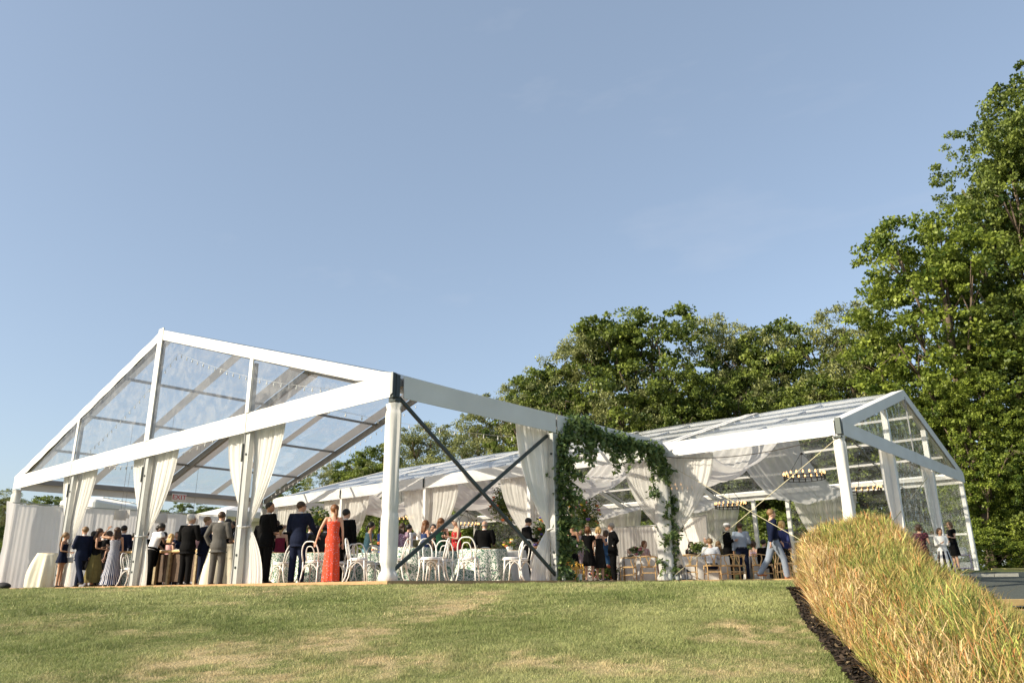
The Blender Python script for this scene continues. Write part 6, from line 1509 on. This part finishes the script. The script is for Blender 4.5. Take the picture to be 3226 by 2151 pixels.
P(2386, 27.0, 1.64, 60, 'seated woman in a sleeveless pink patterned dress right of the pale blue shirt', legs='sit', top='straps', tm=LACE, hair='brown', hs='bob', sex='f', seat=.46)
P(2452, 20.6, 1.78, 88, 'young man in a navy shirt and grey blue trousers walking to the right', top='shirt', tm=NAVYS, bm=GBLUE, hair='light_brown', legs='walk', arms=('swingb', 'swingf'), shoes=SHOET)
P(2484, 23.0, 1.62, 60, 'blonde woman in a blue top behind the walking man', top='sleeve', tm=cl('dusk_blue', (.015, .022, .085)), bm=BLACK, hair='blonde', hs='bob', sex='f', hem=.25)
P(2418, 25.6, 1.66, 60, 'seated guest in black left of the walking man', legs='sit', tm=BLACK, hair='black', seat=.42)
gg = gz(*at(2985, 28.6)[:2])
P(2924, 23.6, 1.60, 40, 'woman in a dark maroon dress seen from behind at the right beyond the tall grass', top='short', tm=MAROON, hair='brown', hs='bob', sex='f', hem=.22, arms=('hold', 'down'), z0=gg, wide=1.1)
P(2989, 25.2, 1.52, 182, 'woman in a white jacket over a black and white dress at the right', top='sleeve', tm=CREAMJ, bm=WB, hair='brown', hs='bob', sex='f', hem=.08, skin='t', arms=('hold', 'hold'), z0=gg, wide=1.08)
P(3026, 26.5, 1.56, -95, 'woman in sunglasses and a short black dress at the right edge of the tent', top='short', tm=BLACK, hair='light_brown', hs='bob', sex='f', hem=.30, glasses='sun', arms=('hold', 'hold'), z0=gg, hold='glass')
for px, D, h, fc_, hr, lb, tm_ in ((305, 26.8, 1.78, 30, 'black', 'dark suited man deep in the crowd behind the olive skirt', BLACK), (336, 27.2, 1.70, 160, 'brown', 'dark clothed guest facing us between the striped dress and the olive skirt', CHAR), (402, 26.9, 1.74, 70, 'black', 'dark suited guest at the back bar shelf', BLACK), (440, 25.8, 1.72, -20, 'brown', 'dark suited guest behind the left side of the middle gable curtain', BLACK), (498, 26.6, 1.74, 30, 'black', 'dark suited man behind the blonde woman at the bar', BLACK), (556, 26.6, 1.78, 10, 'brown', 'dark suited man behind the young man in the navy jacket', BLACK), (655, 24.4, 1.76, 100, 'brown', 'dark suited man between the navy suit and the grey suit', CHAR), (905, 23.4, 1.74, 10, 'black', 'dark suited man behind the left shoulder of the navy suit', BLACK), (1058, 23.0, 1.72, -60, 'brown', 'dark suited guest behind the woman in the red dress', BLACK), (816, 21.5, 1.80, 20, 'black', 'dark suited man standing behind the right gable curtain', BLACK)):
    P(px, D, h, fc_, lb, tm=tm_, hair=hr, arms=('hold', 'holdlow'), glasses=None)
# ---- fuse every body and garment into one surface
for q in QUEUE:
    o = q[0]; md = o.modifiers.new('fuse', 'REMESH'); md.mode = 'VOXEL'; md.voxel_size = q[1]; md.use_smooth_shade = True
    sm = o.modifiers.new('soften', 'SMOOTH'); sm.factor = .5; sm.iterations = 2
bpy.context.view_layer.update(); dg = bpy.context.evaluated_depsgraph_get()
for q in QUEUE:
    o, vox, f, hd_r, hc, H = q[:6]
    me = bpy.data.meshes.new_from_object(o.evaluated_get(dg)); o.modifiers.clear(); m_ = o.data.materials[0]
    me.materials.clear(); me.materials.append(m_)
    if f is not None:
        bm2 = bmesh.new(); bm2.from_mesh(me)
        for x in (EYE, LIPS, EYEW): me.materials.append(x)
        def addmb(mb, mi):
            vs = [bm2.verts.new(v) for v in mb.v]
            for fc_ in mb.f:
                ff = bm2.faces.new([vs[i] for i in fc_]); ff.material_index = mi; ff.smooth = True
        addmb(f, 0)
        for s_ in (-1, 1):
            g = MB(); g.ell(hc+hd_r@V3((s_*.0165*H, .0455*H, .006*H)), (.0075*H, .004*H, .0042*H), 8, 5, hd_r); addmb(g, 3)
            g = MB(); g.ell(hc+hd_r@V3((s_*.0165*H, .0480*H, .006*H)), (.0036*H, .003*H, .0038*H), 6, 4, hd_r); addmb(g, 1)
            g = MB(); g.tube([hc+hd_r@V3((s_*.008*H, .0495*H, .0155*H)), hc+hd_r@V3((s_*.024*H, .0455*H, .0155*H))], .0020*H, 5); addmb(g, 1)
        g = MB(); g.tube([hc+hd_r@V3((-.012*H, .0465*H, -.034*H)), hc+hd_r@V3((0, .0500*H, -.035*H)), hc+hd_r@V3((.012*H, .0465*H, -.034*H))], [.002*H, .0034*H, .002*H], 5); addmb(g, 2)
        bm2.to_mesh(me); bm2.free()
    old = o.data; o.data = me; me.name = o.name; bpy.data.meshes.remove(old)
    if o.data.materials[0] in (STRIPE, WB):
        uv = me.uv_layers.new(name='UVMap'); n = len(me.loops); vi = np.empty(n, np.int32); me.loops.foreach_get('vertex_index', vi); cov = np.empty(len(me.vertices)*3, np.float32); me.vertices.foreach_get('co', cov); cov = cov.reshape(-1, 3)
        ang = np.arctan2(cov[:, 1], cov[:, 0])/(2*np.pi)*2.2; uv.data.foreach_set('uv', np.column_stack([ang, cov[:, 2]])[vi].astype(np.float32).ravel())
